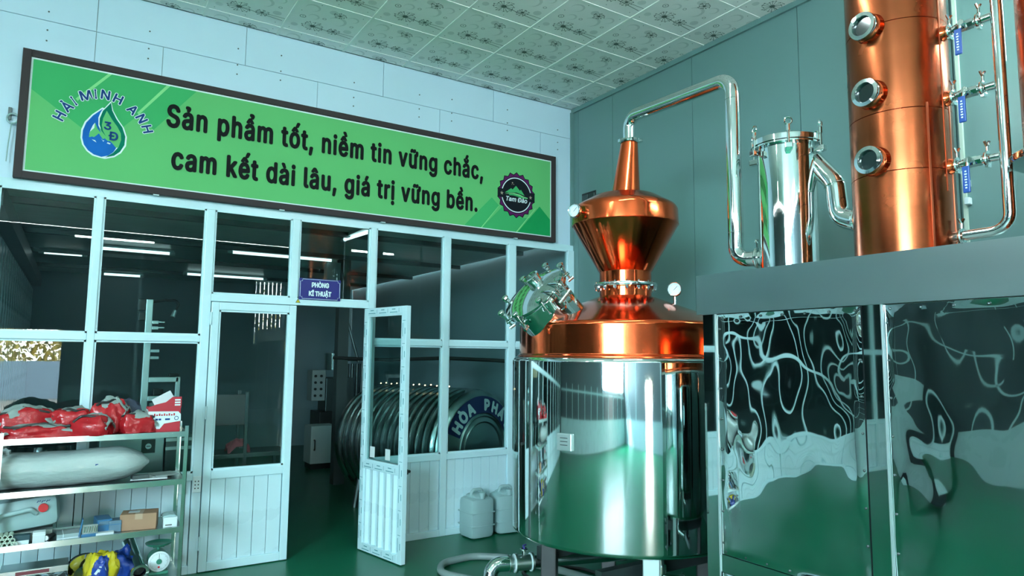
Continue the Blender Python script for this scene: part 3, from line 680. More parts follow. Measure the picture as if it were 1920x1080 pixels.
# manway on the shoulder
mc = Vector((2.458, -2.262, 2.035)); mn = Vector((-.735, -.01, .68)).normalized()
qm = mn.to_track_quat('Z', 'X').to_matrix().to_4x4(); MM = Matrix.Translation(mc) @ qm
MR = .212
MB().lathe([(MR*.93, -.34), (MR*.93, -.02), (MR*.99, -.012), (MR*.99, 0)], MM, 64).build('manway_collar', M_steel, ps)
MB().lathe([(MR, -.010), (MR*1.06, -.006), (MR*1.06, .012), (MR*.98, .016)], MM, 64).lathe([(MR, .0), (MR, -.02)], MM, 64).build('manway_ring', M_steel, ps)
lid = MB().lathe([(MR*1.04, .014), (MR*1.05, .02), (MR*1.05, .030), (MR*.98, .036), (MR*.8, .052), (MR*.5, .066), (MR*.2, .072), (0, .073)], MM, 64).build('manway_lid', M_steel, ps)
nz = Vector((-.03, .02, 0))
def mp_(x, y, z): return MM @ Vector((x, y, z))
up_l = (MM.inverted().to_3x3() @ Vector((0, 0, 1))).to_2d().normalized(); sd = Vector((-up_l.y, up_l.x))
p2 = up_l*.06-sd*.0
NZ = Matrix.Translation(mp_(p2.x, p2.y, .055)) @ qm
MB().lathe([(.060, 0), (.060, .012), (.048, .014), (.048, .042), (.053, .044), (.053, .064), (.040, .066), (.040, .03), (0, .03)], NZ, 40).build('lid_nozzle', M_steel, lid)
for i in range(8):
    a = 2*PI*i/8+.25; d = Vector((math.cos(a), math.sin(a))); c = d*(MR*1.13)
    s_ = MB().cyl(mp_(c.x, c.y, -.055), mp_(c.x, c.y, .056), .007, n=10)
    s_.cyl(mp_(c.x, c.y, .034), mp_(c.x, c.y, .05), .017, n=10)
    s_.cyl(mp_(*(c-d*.02), -.055), mp_(*(c+d*.02), -.055), .011, n=10)
    kb = s_.build('swing_bolt', M_steel, lid)
    k2 = MB().lathe([(0, .050), (.010, .051), (.022, .058), (.024, .066), (.022, .073), (.012, .078), (0, .079)], Matrix.Translation(mp_(c.x, c.y, 0)) @ qm, 8)
    k2.build('hand_knob', M_steel, lid)
    lg = MB()
    for sg in (-1, 1):
        t_ = Vector((-d.y, d.x))*.016*sg
        lg.tube([mp_(*(d*MR*.98+t_), -.012), mp_(*(d*MR*1.2+t_), -.012)], .006, 6)
    lg.build('bolt_lug', M_steel, lid)
hg = MB()
for sg in (-1, 1):
    hg.tube(fillet([mp_(*(sd*(-MR*.70)+up_l*.035*sg), .056), mp_(*(sd*(-MR*1.22)+up_l*.035*sg), .05), mp_(*(sd*(-MR*1.25)+up_l*.035*sg), -.08), mp_(*(sd*(-MR*.98)+up_l*.035*sg), -.10)], .03), .008, 8)
hg.tube([mp_(*(sd*(-MR*1.24)-up_l*.06), -.03), mp_(*(sd*(-MR*1.24)+up_l*.06), -.03)], .012, 10)
hg.build('lid_hinge', M_steel, lid)
cl_ = MB(); 
for sg in (-1, 1): cl_.tube([mp_(*(sd*(MR*1.03)+up_l*(.03*sg)), -.03), mp_(*(sd*(MR*1.15)+up_l*(.03*sg)), -.03), mp_(*(sd*(MR*1.15)+up_l*(.03*sg)), -.10), mp_(*(sd*(MR*.95)+up_l*(.03*sg)), -.10)], .006, 6)
cl_.build('lid_latch', M_steel, lid)
# label plate, and a dark strip that paints a reflection on the jacket
a0 = math.radians(181); c = Vector((SX, SY, 1.16))
nd = Vector((math.cos(a0+.34), math.sin(a0+.34), 0)); tq = nd.to_track_quat('Z', 'Y').to_matrix()
MB().box(c+nd*.775, (.10, .10, .02), tq, .006).build('name_plate', M_alu, ps, smooth=False)
sv = MB()
for k in range(3): sv.box(c+nd*.786+Vector((0, 0, .025-.02*k)), (.05, .004, .001), tq)
sv.build('plate_text_lines', M_dsteel, ps, smooth=False)
nd2 = Vector((math.cos(math.radians(178)), math.sin(math.radians(178)), 0)); tq2 = nd2.to_track_quat('Z', 'Y').to_matrix()
MB().box(Vector((SX, SY, 1.1))+nd2*.768, (.012, 1.08, .006), tq2).build('jacket_reflection_strip', M_dsteel, ps, smooth=False)
for az in (45, 135, 225, 315):
    d = Vector((math.cos(math.radians(az+18)), math.sin(math.radians(az+18)), 0)); c = Vector((SX, SY, 0))+d*.52
    lg = MB().box(c+Vector((0, 0, .27)), (.10, .10, .52), Matrix.Rotation(math.radians(az), 3, 'Z'), .006).build('leg', M_alu if az == 225 else M_black, ps, smooth=False)  # far legs coloured black as shade under the jacket, near leg left bright
    MB().box(c+Vector((0, 0, .008)), (.16, .16, .016), Matrix.Rotation(math.radians(az), 3, 'Z'), .004).build('foot_plate', M_steel, lg, smooth=False)
for dx, dy, l in ((0, .3, 1.0), (0, -.3, 1.0)): MB().span((SX-.5, SY+dy-.03, .33), (SX+.5, SY+dy+.03, .41)).build('base_beam', M_dsteel, ps, smooth=False)
dv = MB().cyl((SX-.18, SY-.48, .53), (SX-.18, SY-.48, .36), .022, n=14).cyl((SX-.18, SY-.48, .44), (SX-.18, SY-.48, .40), .036, n=14).cyl((SX-.18, SY-.48, .38), (SX-.05, SY-.55, .36), .02, n=12)
dv.torus((SX-.06, SY-.545, .36), (.8, -.4, 0), .03, .008); dv.build('drain_cock', M_steel, ps)

# ------------------------------------------------------------------ vapour pipe (lyne arm)
P0 = top+Vector((0, 0, .006)); PX, PY = 3.113, -3.293
vp = thing('vapour_pipe', 'shiny steel vapour pipe bending from the copper cone down to the condenser', 'pipe', P0)
CX_, CY_ = 3.2, -3.571; CR = .152
cdir = Vector((CX_-PX, CY_-PY, 0)).normalized()
path = fillet([P0, Vector((P0.x, P0.y, 3.335)), Vector((PX, PY, 3.27)), Vector((PX, PY, 2.205)), Vector((CX_, CY_, 2.205))-cdir*(CR-.005)], .105, 12)
MB().tube(path, .0425, 28).build('pipe', M_steel, vp)
fc = MB(); fc.torus(P0, (0, 0, 1), .060, .012, 36, 8); fc.box(P0+Vector((.05, -.05, 0)), (.035, .03, .022)); fc.box(P0+Vector((-.06, .03, 0)), (.02, .02, .02)); fc.build('clamp', M_steel, vp)
pe = Vector((CX_, CY_, 2.205))-cdir*(CR+.02)
f2 = MB(); f2.torus(pe, cdir, .05, .010, 32, 8); f2.cyl(pe+Vector((0, 0, .05)), pe+Vector((0, 0, .09)), .006, n=8).box(pe+Vector((0, 0, .095)), (.03, .012, .02), None, .004); f2.build('clamp', M_steel, vp)
for z in (3.14, 2.36): MB().torus((PX, PY, z), (0, 0, 1), .0425, .0018, 28, 6).build('weld_seam', M_steel, vp)

# ------------------------------------------------------------------ steel cabinet (condenser bench) with mirror panels
BXX = 2.75; BT = 2.083; BB = 1.877; YF, YN = -3.335, -6.86; BD = 4.22
cb = thing('steel_cabinet', 'tall steel cabinet clad in wavy mirror panels, carrying the columns on top', 'cabinet', (BXX, (YF+YN)/2, 0))
MB().span((BXX-.015, YN, BB), (BXX+.03, YF, BT)).build('front_beam', M_brush, cb, smooth=False)
MB().span((BXX+.03, YN, BB), (BD, YN+.03, BT)).build('side_beam', M_brush, cb, smooth=False)
MB().span((BXX+.03, YF-.03, BB), (BD, YF, BT)).build('side_beam', M_brush, cb, smooth=False)
MB().span((BXX+.03, YN+.03, BT-.02), (BD, YF-.03, BT-.003)).build('top_sheet', M_brush, cb, smooth=False)
MB().span((BXX+.03, YN+.03, .12), (BD, YF-.10, BB-.002)).build('inner_body', M_dsteel, cb, smooth=False)
PW, PP = .762, .089; Y = YF-.025
posts = []; panels = []
for i in range(5):
    posts.append((Y-PP, Y)); Y -= PP
    if i < 4: panels.append((Y-PW, Y)); Y -= PW
for a, b in posts:
    p_ = MB().span((BXX, a+.004, 0), (BXX+.04, b-.004, BB)).build('post', M_mirror, cb, smooth=False)
    MB().span((BXX-.006, a, .55), (BXX, a+.006, BB)).build('edge_strip', M_alu, p_, smooth=False)
def panel_mesh(y0, y1, z0, z1, seed, amp, ny=70, nz=100):
    b = MB(); V = []
    for i in range(ny+1):
        row = []
        for j in range(nz+1):
            u, v = i/ny, j/nz; y = y0+(y1-y0)*u; z = z0+(z1-z0)*v
            e = min(u, 1-u, (v*(z1-z0)/(y1-y0)), ((1-v)*(z1-z0)/(y1-y0))); k = min(1, e/.04)
            h = noise.noise(Vector((y*1.9, z*1.5, seed)))*.85+noise.noise(Vector((y*4.2, z*3.1, seed+9)))*.30+noise.noise(Vector((y*8.5, z*6.0, seed+2)))*.10
            ed = math.exp(-e/.10)*noise.noise(Vector((y*9, z*7, seed+4)))*.30
            row.append(b.bm.verts.new((BXX+.004+amp*(h+ed)*k, y, z)))
        V.append(row)
    for i in range(ny):
        for j in range(nz): b.bm.faces.new((V[i][j], V[i][j+1], V[i+1][j+1], V[i+1][j]))
    return b
for k, (a, b) in enumerate(panels):
    pl = panel_mesh(a+.005, b-.005, .695, BB-.004, 3.3+k*7.7+(k == 1)*2.2, .021).build('mirror_panel', M_mirror, cb, smooth=True)
    rv = MB()
    for i in range(7):
        for z in (.71, BB-.02): rv.sph((BXX+.003, a+.03+i*(PW-.06)/6, z), .006, n=8)
    for i in range(8):
        for y in (a+.016, b-.016): rv.sph((BXX+.003, y, .75+i*.15), .006, n=8)
    rv = rv.build('rivets', M_dsteel, pl); rv['kind'] = 'stuff'
    MB().span((BXX-.005, b-.005, .69), (BXX+.002, b, BB)).build('edge_strip', M_alu, pl, smooth=False)
    MB().span((BXX+.0, a, .61), (BXX+.03, b, .692)).build('bottom_rail', M_mirror, cb, smooth=False)
    lp = panel_mesh(a+.005, b-.005, .13, .605, 50+k*5.1, .015, 40, 24).build('lower_panel', M_mirror, cb, smooth=True)
    MB().span((BXX, a, .06), (BXX+.03, b, .125)).build('bottom_rail', M_mirror, cb, smooth=False)
MB().span((BXX+.04, YF-.10, .12), (BD, YF-.09, BB)).build('end_panel', M_mirror, cb, smooth=False)
for x in (BXX+.7, BD-.05): MB().span((x-.04, YF-.12, 0), (x+.04, YF-.03, BB)).build('post', M_mirror, cb, smooth=False)
for x in (BXX+.7, BD-.05): MB().span((x-.04, YN+.03, 0), (x+.04, YN+.1, BB)).build('post', M_mirror, cb, smooth=False)

# ------------------------------------------------------------------ condenser
cn = thing('condenser_vessel', 'upright mirror steel condenser cylinder with clamped lid on the cabinet top', 'condenser', (CX_, CY_, BT-.003))
Tc = Matrix.Translation((CX_, CY_, 0))
MB().lathe([(0, BT-.003), (CR, BT-.003), (CR, 2.785), (CR+.028, 2.787), (CR+.028, 2.795), (0, 2.795)], Tc, 72).build('shell', M_jacket, cn)
ld = MB().lathe([(0, 2.798), (CR+.03, 2.798), (CR+.032, 2.80), (CR+.032, 2.828), (CR+.028, 2.832), (.05, 2.85), (0, 2.851)], Tc, 72).build('lid', M_steel, cn)
vd = math.atan2(-5.8-CY_, -CX_)
for i in range(6):
    a = vd+math.radians(4)+2*PI*i/6; d = Vector((math.cos(a), math.sin(a), 0)); c = Vector((CX_, CY_, 0))+d*(CR+.036)
    b = MB().cyl(c+Vector((0, 0, 2.74)), c+Vector((0, 0, 2.868)), .006, n=8).cyl(c+Vector((0, 0, 2.834)), c+Vector((0, 0, 2.868)), .010, n=8)
    b.torus(c+Vector((0, 0, 2.886)), d, .018, .0045, 20, 6); b.build('eye_bolt', M_steel, ld)
    MB().box(c+Vector((0, 0, 2.752))-d*.005, (.055, .04, .03), Matrix.Rotation(a, 3, 'Z'), .004).build('bolt_lug', M_steel, ld, smooth=False)

# ------------------------------------------------------------------ S-shaped pipe between condenser and column
KX, KY, KR = 3.25, -4.149, .214
sp = thing('s_shaped_pipe', 'fat S-bent steel pipe joining the condenser to the copper column', 'pipe', (3.24, -3.8, 2.4))
pth = fillet([(CX_+.06, CY_-CR+.03, 2.70), (CX_+.06, CY_-CR-.085, 2.56), (CX_+.06, CY_-CR-.10, 2.38), (KX, KY+KR+.02, 2.34), (KX, KY+KR-.012, 2.335)], .10, 10)
MB().tube(pth, .052, 28).build('pipe', M_steel, sp)
MB().torus(pth[8], pth[9]-pth[7], .052, .0035, 28, 6).build('weld_seam', M_steel, sp)
MB().torus(pth[-2], (0, 1, 0), .06, .010, 32, 8).build('collar', M_steel, sp)

# ------------------------------------------------------------------ copper columns
def column(name, label, KY, ztop, seam_a, sights, ring=None):
    o = thing(name, label, 'column', (KX, KY, BT-.003)); Tk = Matrix.Translation((KX, KY, 0))
    zs = [BT-.003, 2.50, 2.78, 3.20, 3.62, ztop]
    for a, b in zip(zs, zs[1:]): MB().lathe([(KR-.004, a), (KR, a+.002), (KR, b-.002), (KR-.004, b)], Tk, 96).build('copper_ring', M_copcol, o)
    MB().lathe([(0, ztop-.01), (KR, ztop-.01), (KR-.02, ztop+.02), (0, ztop+.05)], Tk, 64).build('top_cap', M_copcol, o)
    MB().lathe([(KR, BT-.003), (KR+.012, BT-.003), (KR+.012, BT+.012), (KR, BT+.014)], Tk, 64).build('base_ring', M_copper, o)
    for a, z0, z1 in seam_a:
        d = Vector((math.cos(a), math.sin(a), 0)); q = d.to_track_quat('Z', 'Y').to_matrix()
        MB().box(Vector((KX, KY, (z0+z1)/2))+d*(KR+.0005), (.010, z1-z0, .004), q, .001).build('weld_seam', pm('copper_weld', (.45, .13, .06), .35, .9), o)
    for z in sights:
        d = Vector((-.998, .04, 0)).normalized(); q = d.to_track_quat('Z', 'Y').to_matrix().to_4x4(); Ms = Matrix.Translation(Vector((KX, KY, z))+d*KR) @ q
        r = .063
        s_ = MB().lathe([(r*.93, -.02), (r*.93, .028), (r, .030), (r*1.03, .036), (r*1.03, .052), (r, .058), (r*.74, .060), (r*.70, .055), (r*.70, .040)], Ms, 48).build('sight_port', M_steel, o)
        MB().lathe([(0, .042), (r*.71, .042), (r*.71, .038), (0, .038)], Ms, 40).build('sight_glass', M_sight, s_)
        MB().lathe([(r*.9, -.014), (r*1.12, -.008), (r*1.0, .012), (r*.9, .014)], Ms, 40).build('copper_collar', M_copper, s_)
    if ring: MB().lathe([(KR, ring-.016), (KR+.048, ring-.016), (KR+.052, ring-.010), (KR+.052, ring+.010), (KR+.046, ring+.016), (KR, ring+.018)], Tk, 72).build('joint_flange', M_steel, o)
    return o
column('copper_column', 'tall copper column with three round sight glasses standing on the cabinet', KY, 4.15, [(math.radians(238), 2.09, 2.80), (math.radians(262), 2.4, 4.1), (math.radians(275), 2.09, 2.8)], (2.555, 2.872, 3.192))
column('copper_column', 'copper column cut off by the right picture edge, with steel joint flange', -4.868, 4.15, [], (2.7, 3.2), 2.455)

# ------------------------------------------------------------------ side manifold with three valves
MY = -4.578
mf = thing('valve_manifold', 'thin steel side pipe with three blue handled valves beside the copper column', 'pipe', (KX, MY, BT))
MB().tube(fillet([(KX, MY, 4.12), (KX, MY, 2.20), (KX, KY-KR+.005, 2.195)], .07, 8), .0235, 20).build('riser', M_steel, mf)
def clamp(y, z, r, nm='clamp', par=mf):
    b = MB(); b.torus((KX, y, z), (0, 1, 0), r, .0085, 28, 8); b.cyl((KX, y, z+r), (KX, y, z+r+.035), .005, n=8)
    b.tube([(KX-.014, y+.004, z+r+.05), (KX-.004, y, z+r+.03), (KX+.004, y, z+r+.03), (KX+.014, y-.004, z+r+.05)], .006, 6); b.box((KX, y, z-r-.006), (.03, .012, .012))
    return b.build(nm, M_steel, par)
clamp(KY-KR-.03, 2.195, .028)
for z in (2.515, 2.828, 3.135):
    br = MB().cyl((KX, KY-KR+.01, z), (KX, MY+.02, z), .017, n=18).build('valve_branch', M_steel, mf)
    clamp(KY-KR-.028, z, .027, 'clamp', br); clamp(MY+.068, z, .027, 'clamp', br)
    yc = KY-KR-.095
    v_ = MB().cyl((KX, yc-.034, z), (KX, yc+.034, z), .024, n=8).cyl((KX, yc-.045, z), (KX, yc-.034, z), .02, n=16).cyl((KX, yc+.034, z), (KX, yc+.045, z), .02, n=16)
    v_.cyl((KX-.02, yc, z), (KX-.045, yc, z), .010, n=10); v_.cyl((KX-.045, yc, z), (KX-.054, yc, z), .014, n=6); v_.build('valve_body', M_steel, br)
    MB().tube([(KX-.046, yc+.004, z+.01), (KX-.048, yc+.010, z-.04), (KX-.05, yc+.012, z-.05)], .008, 8).build('lever', M_steel, br)
    MB().box((KX-.052, yc+.013, z-.085), (.010, .030, .118), None, .0045).build('blue_handle', pm('blue_handle_sleeve', (.006, .06, .28), .4), br, smooth=False)
    tb = MB()
    for k in range(7): tb.box((KX-.0575, yc+.013, z-.05-.012*k), (.0006, .007+.003*(k % 2), .006))
    tb.build('handle_mark', M_white, br, smooth=False)
    MB().lathe([(.022, 0), (.036, .004), (.030, .02), (.017, .03)], Matrix.Translation((KX, KY-KR+.003, z)) @ Vector((0, -1, 0)).to_track_quat('Z', 'Y').to_matrix().to_4x4(), 24).build('copper_collar', M_copper, br)

# ------------------------------------------------------------------ pipework under the still, hose, jerrycans
dp = thing('drain_pipe', 'steel drain pipe with valve and bent elbow below the still jacket', 'pipe', (2.6, -1.95, .30))
zz = .30; A = Vector((3.3, -2.15, zz)); B_ = Vector((2.64, -1.955, zz)); u = (B_-A).normalized()
MB().cyl(A, B_, .040, n=24).build('pipe', M_tankrib, dp)
vb_ = MB().cyl(B_-u*.01, B_+u*.10, .050, n=24)
for t in (-.012, .10): vb_.cyl(B_+u*t, B_+u*(t+.014), .062, n=24)
vb_.cyl(B_+u*.14, B_+u*.154, .055, n=24).cyl(B_+u*.11, B_+u*.15, .036, n=20); vo = vb_.build('valve_body', M_tankcap, dp)
for t in (.0, .112): MB().cyl(B_+u*t, B_+u*(t+.008), .058, n=24).build('white_gasket', M_white, vo)
hd = MB().cyl(B_+u*.05+Vector((0, 0, .05)), B_+u*.05+Vector((0, 0, .085)), .011, n=10).torus(B_+u*.05+Vector((0, 0, .085)), (0, 0, 1), .022, .006, 20, 6)
hd.build('valve_stem', M_steel, dp)
MB().tube([B_+u*.05+Vector((0, 0, .092)), B_+u*.02+Vector((-.02, .03, .10)), B_-u*.03+Vector((-.04, .06, .10))], .007, 8).build('valve_lever', pm('violet_sleeve', (.07, .07, .30), .4), dp)
e0 = B_+u*.15
MB().tube(fillet([e0, e0+u*.12, e0+u*.12+Vector((-.07, -.05, -.26))], .11, 12), .047, 24).build('elbow', M_steel, dp)
hs = MB().tube(fillet([(2.62, -1.45, .028), (2.42, -1.06, .028), (2.55, -.84, .028), (2.85, -.80, .028), (3.05, -.96, .028), (3.25, -1.5, .028), (3.4, -2.2, .028)], .2, 10), .027, 16).build('hose', M_hose)
tag(hs, 'grey flexible hose curving over the green floor left of the still', 'hose')
cbk = MB().tube(fillet([(3.05, -2.0, .01), (2.93, -1.62, .012), (3.0, -1.28, .012), (3.25, -1.22, .012), (3.45, -1.5, .012), (3.5, -1.9, .01)], .14, 8), .012, 10).build('cable', M_rubber)
tag(cbk, 'black cable looping on the floor under the still', 'cable')
def jerrycan(label, x, y, rz, lay_=False, sc=1.0, cap=M_can, grp=None, z=0):
    t = thing('jerrycan', label, 'jerrycan', (x, y, z), rz, grp)
    b = MB(); w_, d_, h_ = .25*sc, .25*sc, .385*sc
    b.box((0, 0, h_*.47), (w_, d_, h_*.94), None, .045*sc); b.box((0, 0, h_*.95), (w_*.62, d_*.7, h_*.12), None, .03*sc)
    for i in range(2): b.box((0, 0, h_*(.30+.30*i)), (w_+.003, d_+.003, .014*sc), None, .006*sc)
    bo = b.build('body', M_can, t, world=False)
    MB().tube(fillet([(-w_*.25, 0, h_*.96), (-w_*.2, 0, h_*1.09), (w_*.2, 0, h_*1.09), (w_*.25, 0, h_*.96)], .03), .016*sc, 10).build('handle', M_can, t, world=False)
    MB().cyl((w_*.02, -d_*.34, h_*.92), (w_*.02, -d_*.34, h_*1.03), .028*sc, n=20).cyl((w_*.02, -d_*.34, h_*1.0), (w_*.02, -d_*.34, h_*1.06), .034*sc, n=20).build('screw_cap', cap, t, world=False)
    return t
jerrycan('milky white jerrycan on the floor in front of the wainscot', 3.235, -.19, .05)
jerrycan('pale jerrycan half hidden behind the still jacket', 3.555, -.17, -.1)

# ------------------------------------------------------------------ shelf rack
RX0, RX1, RY0, RY1 = -.345, .70, -.65, -.27
ZS = [1.128, .812, .498, .178]
rk = thing('shelf_rack', 'four deck aluminium shelf rack in front of the glass partition', 'shelf', ((RX0+RX1)/2, (RY0+RY1)/2, 0))
for x, nx in ((RX0, 1), (RX1, -1)):
    for y, ny in ((RY0, 1), (RY1, -1)):
        b = MB().span((x, y, 0), (x+nx*.026, y+ny*.003, 1.165)).span((x, y, 0), (x+nx*.003, y+ny*.026, 1.165)); b.span((x, y, 0), (x+nx*.03, y+ny*.03, .012))
        b.build('post', M_rack, rk, smooth=False)
for z in ZS:
    d_ = MB().span((RX0+.004, RY0+.004, z-.012), (RX1-.004, RY1-.004, z-.008)).build('deck', M_brush if z < 1 else M_rack, rk, smooth=False)
    MB().span((RX0+.003, RY0-.002, z-.036), (RX1-.003, RY0+.010, z)).build('front_lip', M_rack, d_, smooth=False)
    MB().span((RX0+.003, RY1-.010, z-.036), (RX1-.003, RY1+.002, z)).build('rear_lip', M_rack, d_, smooth=False)
    for x in (RX0+.003, RX1-.009): MB().span((x, RY0+.01, z-.036), (x+.006, RY1-.01, z)).build('side_lip', M_rack, d_, smooth=False)
D1, D2, D3, D4 = [z-.008 for z in ZS]
def lump(c, d, seed, amp=.25, n=44, flat=.35, rz=0, e=.6):
    """a sagging bag: superellipsoid with folds, resting on its base"""
    b = MB(); bmesh.ops.create_uvsphere(b.bm, u_segments=n, v_segments=n//2, radius=1)
    Rz = Matrix.Rotation(rz, 3, 'Z')
    for v in b.bm.verts:
        p = v.co.copy()
        p = Vector([math.copysign(abs(q)**e, q) for q in p])
        nn = noise.noise(p*1.6+Vector((seed*5.3, seed, 0)))*amp+noise.noise(p*4+Vector((seed, 0, seed)))*amp*.35-abs(noise.noise(Vector((p.x*3, p.y*7, p.z*7+seed))))*amp*.45
        p *= 1+nn
        if p.z < -flat: p.z = -flat+(p.z+flat)*.08
        p = Vector((p.x*d[0]/2, p.y*d[1]/2, (p.z+flat)/(1+flat)*d[2]))
        v.co = Rz @ p+Vector(c)
    mz = min(v.co.z for v in b.bm.verts)
    for v in b.bm.verts: v.co.z += c[2]-mz
    return b
def drape(c, d, seed, rz=0):
    """a folded cloth lying over a bag: crumpled sheet with thickness"""
    b = MB(); n = 14; V = {}; Rz = Matrix.Rotation(rz, 3, 'Z')
    for s_ in (0, 1):
        for i in range(n+1):
            for j in range(n+1):
                u, v = i/n*2-1, j/n*2-1
                h = 1-.75*max(0, u*u*.8+v*v*.7)**1.2+.28*noise.noise(Vector((u*2, v*2, seed)))+.12*noise.noise(Vector((u*5, v*5, seed+3)))
                V[s_, i, j] = b.bm.verts.new(Rz @ Vector((u*d[0]/2, v*d[1]/2, h*d[2]-s_*.012))+Vector(c))
    for i in range(n):
        for j in range(n):
            b.bm.faces.new((V[0, i, j], V[0, i+1, j], V[0, i+1, j+1], V[0, i, j+1])); b.bm.faces.new((V[1, i, j+1], V[1, i+1, j+1], V[1, i+1, j], V[1, i, j]))
        for a, c2 in (((i, 0), (i+1, 0)), ((i+1, n), (i, n)), ((0, i+1), (0, i)), ((n, i), (n, i+1))):
            b.bm.faces.new((V[0, a[0], a[1]], V[1, a[0], a[1]], V[1, c2[0], c2[1]], V[0, c2[0], c2[1]]))
    return b
def bag(label, c, d, seed, rz, strap=None):
    t = thing('clothes_bag', label, 'bag', c, 0, 'red and grey bags on the top deck')
    lump(c, d, seed, .22, rz=rz).build('red_wrap', M_red, t)
    drape((c[0]+.015, c[1]+.012, c[2]+d[2]*.56), (d[0]*.96, d[1]*.90, d[2]*.60), seed, rz).build('grey_fold', M_greyf, t)
    q = [Vector((c[0]+d[0]*u, c[1]-d[1]*.22+.02*math.sin(seed+u*9), c[2]+d[2]*(1.10-.5*abs(u)**1.6*2)+.012*math.sin(u*14+seed))) for u in (-.42, -.25, -.08, .1, .28, .44)]
    MB().tube(fillet(q, .03, 5), .008, 8).build('strap', M_black, t)
    return t
bag('red and grey bag lying flat along the front left edge of the top deck', (-.16, -.535, D1), (.40, .19, .075), 1.1, .03)
bag('red and grey bag on the top deck, black strap curling on it, far left', (-.235, -.40, D1+.0), (.30, .17, .165), 2.3, .1, [(-.30, -.44, D1+.15), (-.22, -.47, D1+.185), (-.14, -.44, D1+.17), (-.08, -.40, D1+.15)])
bag('plump red and grey bag second from left at the back of the top deck', (.02, -.40, D1), (.25, .18, .15), 3.7, -.1, [(-.08, -.42, D1+.13), (.0, -.45, D1+.165), (.06, -.42, D1+.17)])
bag('red bag sagging over the front edge of the top deck with pale grey top', (.125, -.575, D1), (.23, .15, .12), 4.2, -.45)
bag('tall red and grey bag leaning in the middle of the top deck', (.235, -.43, D1), (.22, .17, .20), 5.9, -.5)
bag('low red bag beside the red carton on the top deck', (.395, -.50, D1), (.22, .17, .125), 6.4, .1)
sc_ = lump((.33, -.36, D1), (.20, .12, .20), 7.7, .2).build('dark_cloth', pm('navy_cloth', (.02, .035, .06), .7, bump=.4), smooth=True); tag(sc_, 'dark navy cloth bundle behind the low red bag', 'cloth')
rc = thing('red_carton', 'open red and white carton with torn flaps on the top deck', 'box', (.55, -.46, D1))
MB().span((.455, -.54, D1), (.655, -.38, D1+.165), bev=.002).build('carton', M_red if False else pm('carton_red', (.45, .02, .035), .5), rc, smooth=False)
MB().poly([(.452, -.541, D1+.165), (.50, -.541, D1+.185), (.56, -.541, D1+.20), (.60, -.541, D1+.235), (.657, -.541, D1+.235), (.657, -.541, D1+.16), (.452, -.541, D1+.16)], ext=(0, .003, 0)).build('flap', MATS['carton_red'], rc, smooth=False)
MB().poly([(.456, -.542, D1+.055), (.495, -.542, D1+.055), (.51, -.542, D1+.02), (.53, -.542, D1+.02), (.555, -.542, D1+.055), (.657, -.542, D1+.07), (.657, -.542, D1+.115), (.64, -.542, D1+.135), (.456, -.542, D1+.14)], ext=(0, .0015, 0)).build('white_panel', M_white, rc, smooth=False)
MB().span((.4535, -.535, D1+.01), (.4555, -.385, D1+.15)).build('side_panel', M_paper, rc, smooth=False)
b = MB()
for i in range(10): b.span((.475+i*.015, -.5435, D1+.108), (.484+i*.015, -.5425, D1+.118+.006*(i % 2)))
b.build('print_red', MATS['carton_red'], rc, smooth=False)
b = MB()
for i, (x, w_) in enumerate(((.475, .008), (.50, .016), (.52, .016), (.56, .03))): b.span((x, -.5435, D1+.078), (x+w_, -.5425, D1+.09))
b.torus((.63, -.5425, D1+.09), (0, 1, 0), .012, .002, 16, 4); b.build('print_navy', M_navy, rc, smooth=False)
b = MB()
for z in (.175, .192, .209): b.span((.615, -.5435, D1+z), (.65, -.5425, D1+z+.010))
b.build('print_white', M_white, rc, smooth=False)
MB().box((.56, -.44, D1+.20), (.13, .004, .10), Matrix.Rotation(-.5, 3, 'Y')).build('leaflet', M_paper, rc, smooth=False)
# second deck
wr_ = thing('wrapped_roll', 'long roll wrapped in milky plastic film on the second deck', 'roll', (.05, -.47, D2))
b = MB(); pts = []; rs = []
for i in range(23):
    t = i/22; x = -.46+t*.94; k = min(1, (t/.10)**.55 if t < .10 else 1, ((1-t)/.16)**.45 if t > .84 else 1)
    pts.append((x, -.475, D2+.118-.006*math.sin(t*5))); rs.append(max(.012, .118*k))
b.tube(pts, rs, 32); b.wobble(.012, 6, 2); b.wobble(.004, 22, 5)
for v in b.bm.verts: v.co.z = max(v.co.z, D2+.002); v.co.z = D2+(v.co.z-D2)*.95
b.build('film_body', M_wrap, wr_)
lump((-.36, -.50, D2+.12), (.14, .10, .12), 3.2, .4).build('gathered_end', M_wrap, wr_)
MB().box((.175, -.592, D2+.13), (.016, .002, .010)).build('mark', M_navy, wr_, smooth=False)
pb = thing('glass_ball', 'small clear glass ball on a stem behind the wrapped roll', 'ornament', (.27, -.36, D2))
MB().lathe([(0, D2), (.03, D2), (.03, D2+.01), (.01, D2+.02), (.009, D2+.12), (0, D2+.12)], Matrix.Translation((.27, -.36, 0)), 20).build('stem', M_clear, pb)
MB().sph((.27, -.36, D2+.145), .03, n=24).build('ball', pm('cut_glass', (.7, .8, .8), .05, 0, coat=1), pb)
for k, (x, y, z, w_, d__, m, lab, rz) in enumerate(((.50, -.47, 0, .22, .20, M_black, 'black document folder lying under papers on the second deck', .05), (.49, -.50, .008, .22, .17, M_paper, 'white papers lying on a black folder, second deck right', -.12), (.43, -.55, .016, .10, .06, M_dsteel, 'dark spectacle case on top of the papers', .1), (.58, -.45, .016, .15, .15, M_greyf, 'grey booklet on top of the papers, second deck right end', .25))):
    o = MB().box((x, y, D2+z+.004+(.008 if k == 2 else 0)), (w_, d__, .008 if k != 2 else .024), Matrix.Rotation(rz, 3, 'Z'), .002).build(('folder', 'paper_sheets', 'spectacle_case', 'booklet')[k], m, smooth=False)
    tag(o, lab, ('folder', 'paper', 'case', 'booklet')[k])
